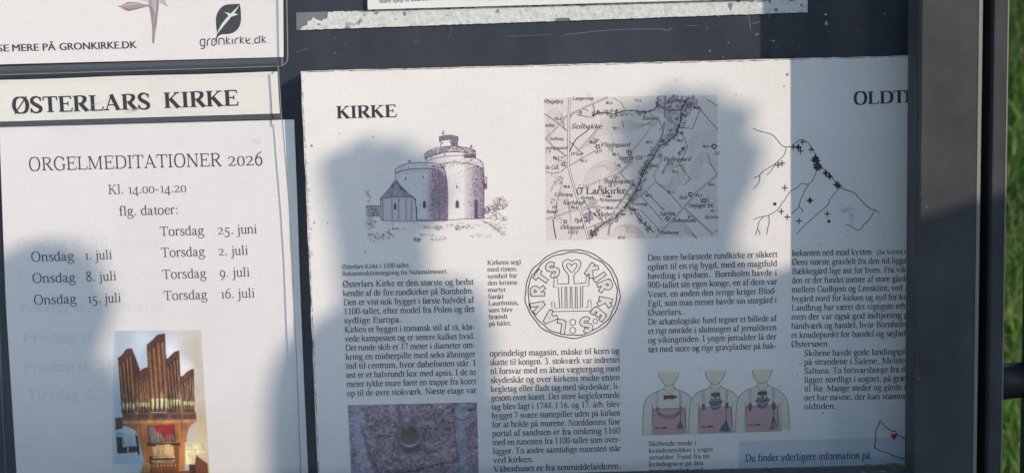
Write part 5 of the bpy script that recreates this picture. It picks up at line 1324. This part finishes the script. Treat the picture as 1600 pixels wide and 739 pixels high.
t.bump(t.noise(40, 4).outputs[0], .6, .02)
gp = [(x, y) for y in np.linspace(-14, -.35, 12) for x in np.linspace(-14, 14, 15)]
gm = mat("bounce_gravel_pale", (.42, .42, .42), .95, .1); t2 = NT(gm)  # pale ground added out of view to bounce sunlight onto the shaded board
r2 = t2.ramp(t2.noise(60, 5, .7).outputs[0], [(.3, (.28, .28, .28)), (.55, (.46, .46, .455)), (.8, (.58, .57, .56))]); t2.l(r2.outputs[0], t2.b.inputs["Base Color"]); t2.bump(t2.noise(90, 3).outputs[0], .7, .01)
tag(obj_mesh("bounce_gravel", [(x, y, .004) for x, y in gp], [(j * 15 + i, j * 15 + i + 1, (j + 1) * 15 + i + 1, (j + 1) * 15 + i) for j in range(11) for i in range(14)], gm), kind='structure')
tag(obj_mesh("ground", Vg, Fg, m, None, True), kind='structure')

rng = np.random.default_rng(7)
def blades(n, x0, x1, y0, y1, h0, h1):
    bx = rng.uniform(x0, x1, n); by = rng.uniform(y0, y1, n)
    bz = np.array([ground_h(a, b) for a, b in zip(bx, by)]) - .005
    cl = fbm(bx * 3.1 + 50, by * 3.1 + 50, 2, 3)
    h = rng.uniform(h0, h1, n) * (.45 + 1.1 * cl); a = rng.uniform(0, 2 * np.pi, n); w = rng.uniform(.0013, .0031, n)
    lean = rng.uniform(.1, .95, n) * h; la = rng.uniform(0, 2 * np.pi, n)
    dx, dy = np.cos(la), np.sin(la); sx, sy = np.cos(a) * w, np.sin(a) * w
    base = np.stack([bx, by, bz], 1)
    p = []
    for f, k in ((0, 1), (.45, .9), (.8, .6)):
        c = base + np.stack([dx * lean * f ** 2, dy * lean * f ** 2, h * f * (1 - .25 * f * lean / h)], 1)
        p += [c + np.stack([sx * k, sy * k, 0 * sx], 1), c - np.stack([sx * k, sy * k, 0 * sx], 1)]
    p.append(base + np.stack([dx * lean, dy * lean, h * (1 - .28 * lean / h)], 1))
    v = np.stack(p, 1).reshape(-1, 3)
    k = np.arange(n) * 7
    q = np.concatenate([np.stack([k, k + 1, k + 3, k + 2], 1), np.stack([k + 2, k + 3, k + 5, k + 4], 1)])
    tr = np.stack([k + 4, k + 5, k + 6], 1)
    col = np.clip(.5 + .9 * (cl - .5) + rng.normal(0, .16, n), 0, 1); dry = rng.random(n) < .12
    return v, q, tr, col, dry
B = [blades(70000, .45, 2.1, .55, 4.3, .05, .13), blades(60000, -2.2, 4.2, .5, 4.8, .05, .14)]
vo = 0; Vs, Qs, Ts, Cs = [], [], [], []
for v, q, tr, col, dry in B:
    Vs.append(v); Qs.append(q + vo); Ts.append(tr + vo); vo += len(v)
    a, b, c = np.array((.028, .075, .015)), np.array((.15, .29, .055)), np.array((.24, .23, .12))
    cc = a + (b - a) * col[:, None]; cc[dry] = c
    Cs.append(np.repeat(cc, 7, 0))
Vs, Qs, Ts, Cs = map(np.concatenate, (Vs, Qs, Ts, Cs))
me = bpy.data.meshes.new("grass")
me.vertices.add(len(Vs)); me.vertices.foreach_set("co", Vs.ravel().astype(np.float32))
nl = Qs.size + Ts.size; me.loops.add(nl)
me.loops.foreach_set("vertex_index", np.concatenate([Qs.ravel(), Ts.ravel()]).astype(np.int32))
me.polygons.add(len(Qs) + len(Ts))
me.polygons.foreach_set("loop_start", np.concatenate([np.arange(len(Qs)) * 4, Qs.size + np.arange(len(Ts)) * 3]).astype(np.int32))
me.update(); me.validate()
ca = me.color_attributes.new("tint", 'FLOAT_COLOR', 'POINT')
ca.data.foreach_set("color", np.concatenate([Cs, np.ones((len(Cs), 1))], 1).astype(np.float32).ravel())
m = mat("grass_blade", (.05, .1, .02), .55, .25); t = NT(m)
vc = t.n("ShaderNodeVertexColor", layer_name="tint"); t.l(vc.outputs[0], t.b.inputs["Base Color"])
tl = t.n("ShaderNodeBsdfTranslucent"); t.l(vc.outputs[0], tl.inputs[0])
mx = t.n("ShaderNodeMixShader"); mx.inputs[0].default_value = .3
t.l(t.b.outputs[0], mx.inputs[1]); t.l(tl.outputs[0], mx.inputs[2])
t.l(mx.outputs[0], t.t.nodes["Material Output"].inputs[0])
me.materials.append(m)
go = bpy.data.objects.new("grass", me); COL.objects.link(go); tag(go, kind="stuff", label="mixed long and short green grass on the bank behind the board")

# out-of-view greenery added behind the camera to block warm horizon sky in the glass
added_hedge = thing("added_hedge", "dark green foliage row added out of view to darken the sky mirrored in the glass", "added_hedge")
rng2 = np.random.default_rng(3)
n = 9000
c = np.stack([rng2.uniform(-9, 9, n), -9 + rng2.uniform(-.55, .55, n), rng2.uniform(.02, 2.1, n)], 1)
c[:, 2] += .15 * np.sin(c[:, 0] * 1.3) * (c[:, 2] > 1.5)
d1 = rng2.normal(0, 1, (n, 3)); d1 /= np.linalg.norm(d1, axis=1)[:, None]
d2 = np.cross(d1, rng2.normal(0, 1, (n, 3))); d2 /= np.linalg.norm(d2, axis=1)[:, None]
v = np.stack([c - d1 * .09, c + d2 * .04, c + d1 * .09, c - d2 * .04], 1).reshape(-1, 3)
mh = mat("hedge_leaf", (.04, .075, .025), .6)
obj_mesh("foliage", v.tolist(), [(i * 4, i * 4 + 1, i * 4 + 2, i * 4 + 3) for i in range(n)], mh, added_hedge)
obj_mesh("inner_twigs", *boxes((-8.8, 8.8, -9.3, -8.7, .0, 1.85)), mat("hedge_shade", (.03, .035, .02), .9), added_hedge)

# ------------------------------------------------------------------ the visitors behind the camera whose shadows fall on the board
def SH(u, v, tt):
    """where on the sun ray of a shadow point (u, v) something stands, tt metres from the board"""
    x, z = P(u, v, PD)
    return Vector((x, -PD, z)) + SUN * tt
def skin(name, nodes, edges, material, parent=None, root=0, sub=2):
    me = bpy.data.meshes.new(name)
    me.from_pydata([tuple(p) for p, r in nodes], edges, [])
    o = bpy.data.objects.new(name, me); COL.objects.link(o)
    o.modifiers.new("skin", 'SKIN')
    for i, (p, r) in enumerate(nodes):
        sv = me.skin_vertices[0].data[i]; sv.radius = r if isinstance(r, tuple) else (r, r); sv.use_root = (i == root)
    s = o.modifiers.new("smooth", 'SUBSURF'); s.levels = s.render_levels = sub
    me.materials.append(material)
    if parent is not None: o.parent = parent
    return o
M_SKIN = mat("skin", (.45, .28, .2), .5); M_COAT = mat("beige_coat", (.46, .40, .32), .85); M_TROUS = mat("dark_trousers", (.05, .05, .055), .9); M_HAIR = mat("brown_hair", (.06, .035, .02), .6)
def lerp(a, b, f): return a + (b - a) * f
BN = -SUN.copy(); BN.z = 0; BN.normalize()          # facing the board
SX = Vector((BN.y, -BN.x, 0))                        # to the figure's right
def hand(nodes, edges, wi, wrist, fwd, up, s=1.0, curl=1.0):
    """palm, four bent fingers and a thumb hung on the wrist node"""
    side = fwd.cross(up).normalized()
    palm = wrist + fwd * .045 * s; nodes.append((palm, (.042 * s, .032 * s))); k = len(nodes) - 1; edges.append((wi, k))
    for j, (o, ln) in enumerate(((-.024, .5), (-.008, .9), (.008, 1.15), (.023, 1.05))):   # four fingers closed against the palm
        a = palm + fwd * .030 * s * ln + side * o * s; b = a + (up * .9 + fwd * .25).normalized() * .030 * s * ln; c = b + (up * .25 - fwd).normalized() * .026 * s * ln
        i = len(nodes); nodes += [(a, .0095 * s), (b, .0090 * s), (c, .0080 * s)]; edges += [(k, i), (i, i + 1), (i + 1, i + 2)]
    a = wrist + fwd * .03 * s - side * .026 * s; b = a + (fwd * .4 + up * .8).normalized() * .030 * s; c = b + (side * .8 + up * .4 + fwd * .2).normalized() * .028 * s
    i = len(nodes); nodes += [(a, .012 * s), (b, .0105 * s), (c, .009 * s)]; edges += [(k, i), (i, i + 1), (i + 1, i + 2)]
def person(label, head_top, hands, elbows, height, sleeve=.045, hs=1.0, headw=.068, lean=Vector((0, 0, 0))):
    """standing figure facing the board; head_top is a world point, hands / elbows are [left, right] world points or None"""
    foot_z = 0.0
    s = (head_top.z - foot_z) / 1.75
    base = Vector((head_top.x, head_top.y, foot_z)) - Vector((lean.x, lean.y, 0))
    hc = head_top - Vector((0, 0, .115 * s))
    neck = hc - Vector((0, 0, .15 * s)) - BN * .02; chest = base + Vector((0, 0, 1.30 * s)) + lean * .7; waist = base + Vector((0, 0, 1.08 * s)) + lean * .3; hip = base + Vector((0, 0, .93 * s))
    N = [(hip, (.15 * s, .11 * s)), (waist, (.13 * s, .10 * s)), (chest, (.15 * s, .11 * s)), (neck, .052 * s), (hc - Vector((0, 0, .07 * s)) + BN * .012, (headw * .72 * s, .07 * s)), (hc, (headw * s, .092 * s)), (hc + Vector((0, 0, .06 * s)), (headw * .9 * s, .085 * s))]
    Ed = [(0, 1), (1, 2), (2, 3), (3, 4), (4, 5), (5, 6)]
    coat = [(hip, (.165 * s, .125 * s)), (waist, (.15 * s, .115 * s)), (chest, (.17 * s, .125 * s)), (lerp(chest, neck, .62), .07 * s)]; CE = [(0, 1), (1, 2), (2, 3)]
    tr = [(hip, (.155 * s, .12 * s))]; TE = []
    for q, sd in enumerate((-1, 1)):
        sh = chest + SX * sd * .185 * s + Vector((0, 0, .10 * s))
        el = elbows[q] or sh + Vector((0, 0, -.29 * s)) + SX * sd * .05; wr = hands[q] or el + Vector((0, 0, -.25 * s)) + BN * .06
        i = len(N); N += [(sh, .058 * s), (el, .042 * s), (wr, .028 * s)]; Ed += [(2, i), (i, i + 1), (i + 1, i + 2)]
        fwd = (wr - el).normalized(); up = BN if abs(fwd.dot(BN)) < .8 else Vector((0, 0, 1)); up = (up - fwd * up.dot(fwd)).normalized()
        hand(N, Ed, i + 2, wr, fwd, up, hs[q] if isinstance(hs, tuple) else hs)
        i = len(coat); coat += [(sh, .075 * s), (el, .06 * s if not hands[q] else sleeve * 1.0), (lerp(el, wr, .97), sleeve * (.95 if q == 0 else .62))]; CE += [(2, i), (i, i + 1), (i + 1, i + 2)]
        hj = hip + SX * sd * .09 * s - Vector((0, 0, .06 * s)); kn = base + SX * sd * .10 * s + Vector((0, 0, .50 * s)) + BN * .015; an = base + SX * sd * .10 * s + Vector((0, 0, .09 * s)) - BN * .02; toe = base + SX * sd * .12 * s + Vector((0, 0, .035)) + BN * .15 * s
        i = len(N); N += [(hj, .085 * s), (kn, .055 * s), (an, .042 * s), (toe, (.04 * s, .03 * s))]; Ed += [(0, i), (i, i + 1), (i + 1, i + 2), (i + 2, i + 3)]
        i = len(tr); tr += [(hj, .098 * s), (kn, .072 * s), (an, .062 * s)]; TE += [(0, i), (i, i + 1), (i + 1, i + 2)]
    root = thing("person", label, "person", "visitors behind the camera")
    skin("body", N, Ed, M_SKIN, root); skin("coat", coat, CE, M_COAT, root); skin("trousers", tr, TE, M_TROUS, root)
    def feature(name, c, rx, ry, rz):
        fv, ff = [], []
        for j in range(5):
            th = math.pi * j / 4
            for i in range(8):
                ph = 2 * math.pi * i / 8
                fv.append(tuple(c + SX * rx * math.sin(th) * math.cos(ph) + BN * ry * math.sin(th) * math.sin(ph) + Vector((0, 0, rz * math.cos(th)))))
        for j in range(4):
            for i in range(8): ff.append((j * 8 + i, j * 8 + (i + 1) % 8, (j + 1) * 8 + (i + 1) % 8, (j + 1) * 8 + i))
        obj_mesh(name, fv, ff, M_SKIN, root, True)
    f0 = hc + BN * .086 * s
    feature("nose", f0 + BN * .008 - Vector((0, 0, .018)), .012, .02, .022)
    for sd in (-1, 1):
        feature("eye", f0 + SX * sd * .028 + Vector((0, 0, .008)) - BN * .01, .012, .009, .007); feature("ear", hc + SX * sd * headw * s, .008, .018, .03)
    feature("mouth", f0 - BN * .012 - Vector((0, 0, .055)), .022, .01, .006)
    skin("hair", [(hc + Vector((0, 0, .02)) - BN * .03, (headw * 1.06 * s, .085 * s)), (hc + Vector((0, 0, .07 * s)) - BN * .01, (headw * 1.0 * s, .09 * s)), (hc + Vector((0, 0, .1 * s)), (headw * .55 * s, .055 * s))], [(0, 1), (1, 2)], M_HAIR, root)
    return root
person("person in a beige coat holding both hands up beside the head", SH(850, 560, 1.8), [SH(598, 415, 1.7), SH(1072, 368, 1.7)], [SH(618, 850, 1.8), SH(1080, 780, 1.8)], 1.7, .069, (1.05, 1.22), .10)
person("tall person in a beige coat standing at the right of the others", SH(1750, -400, 1.1), [None, None], [None, None], 1.85)
person("person in a beige coat raising one fist in front of the shoulder", SH(-330, 330, 1.9), [None, SH(90, 540, 1.8)], [None, SH(80, 820, 1.9)], 1.8, .075, 1.0)
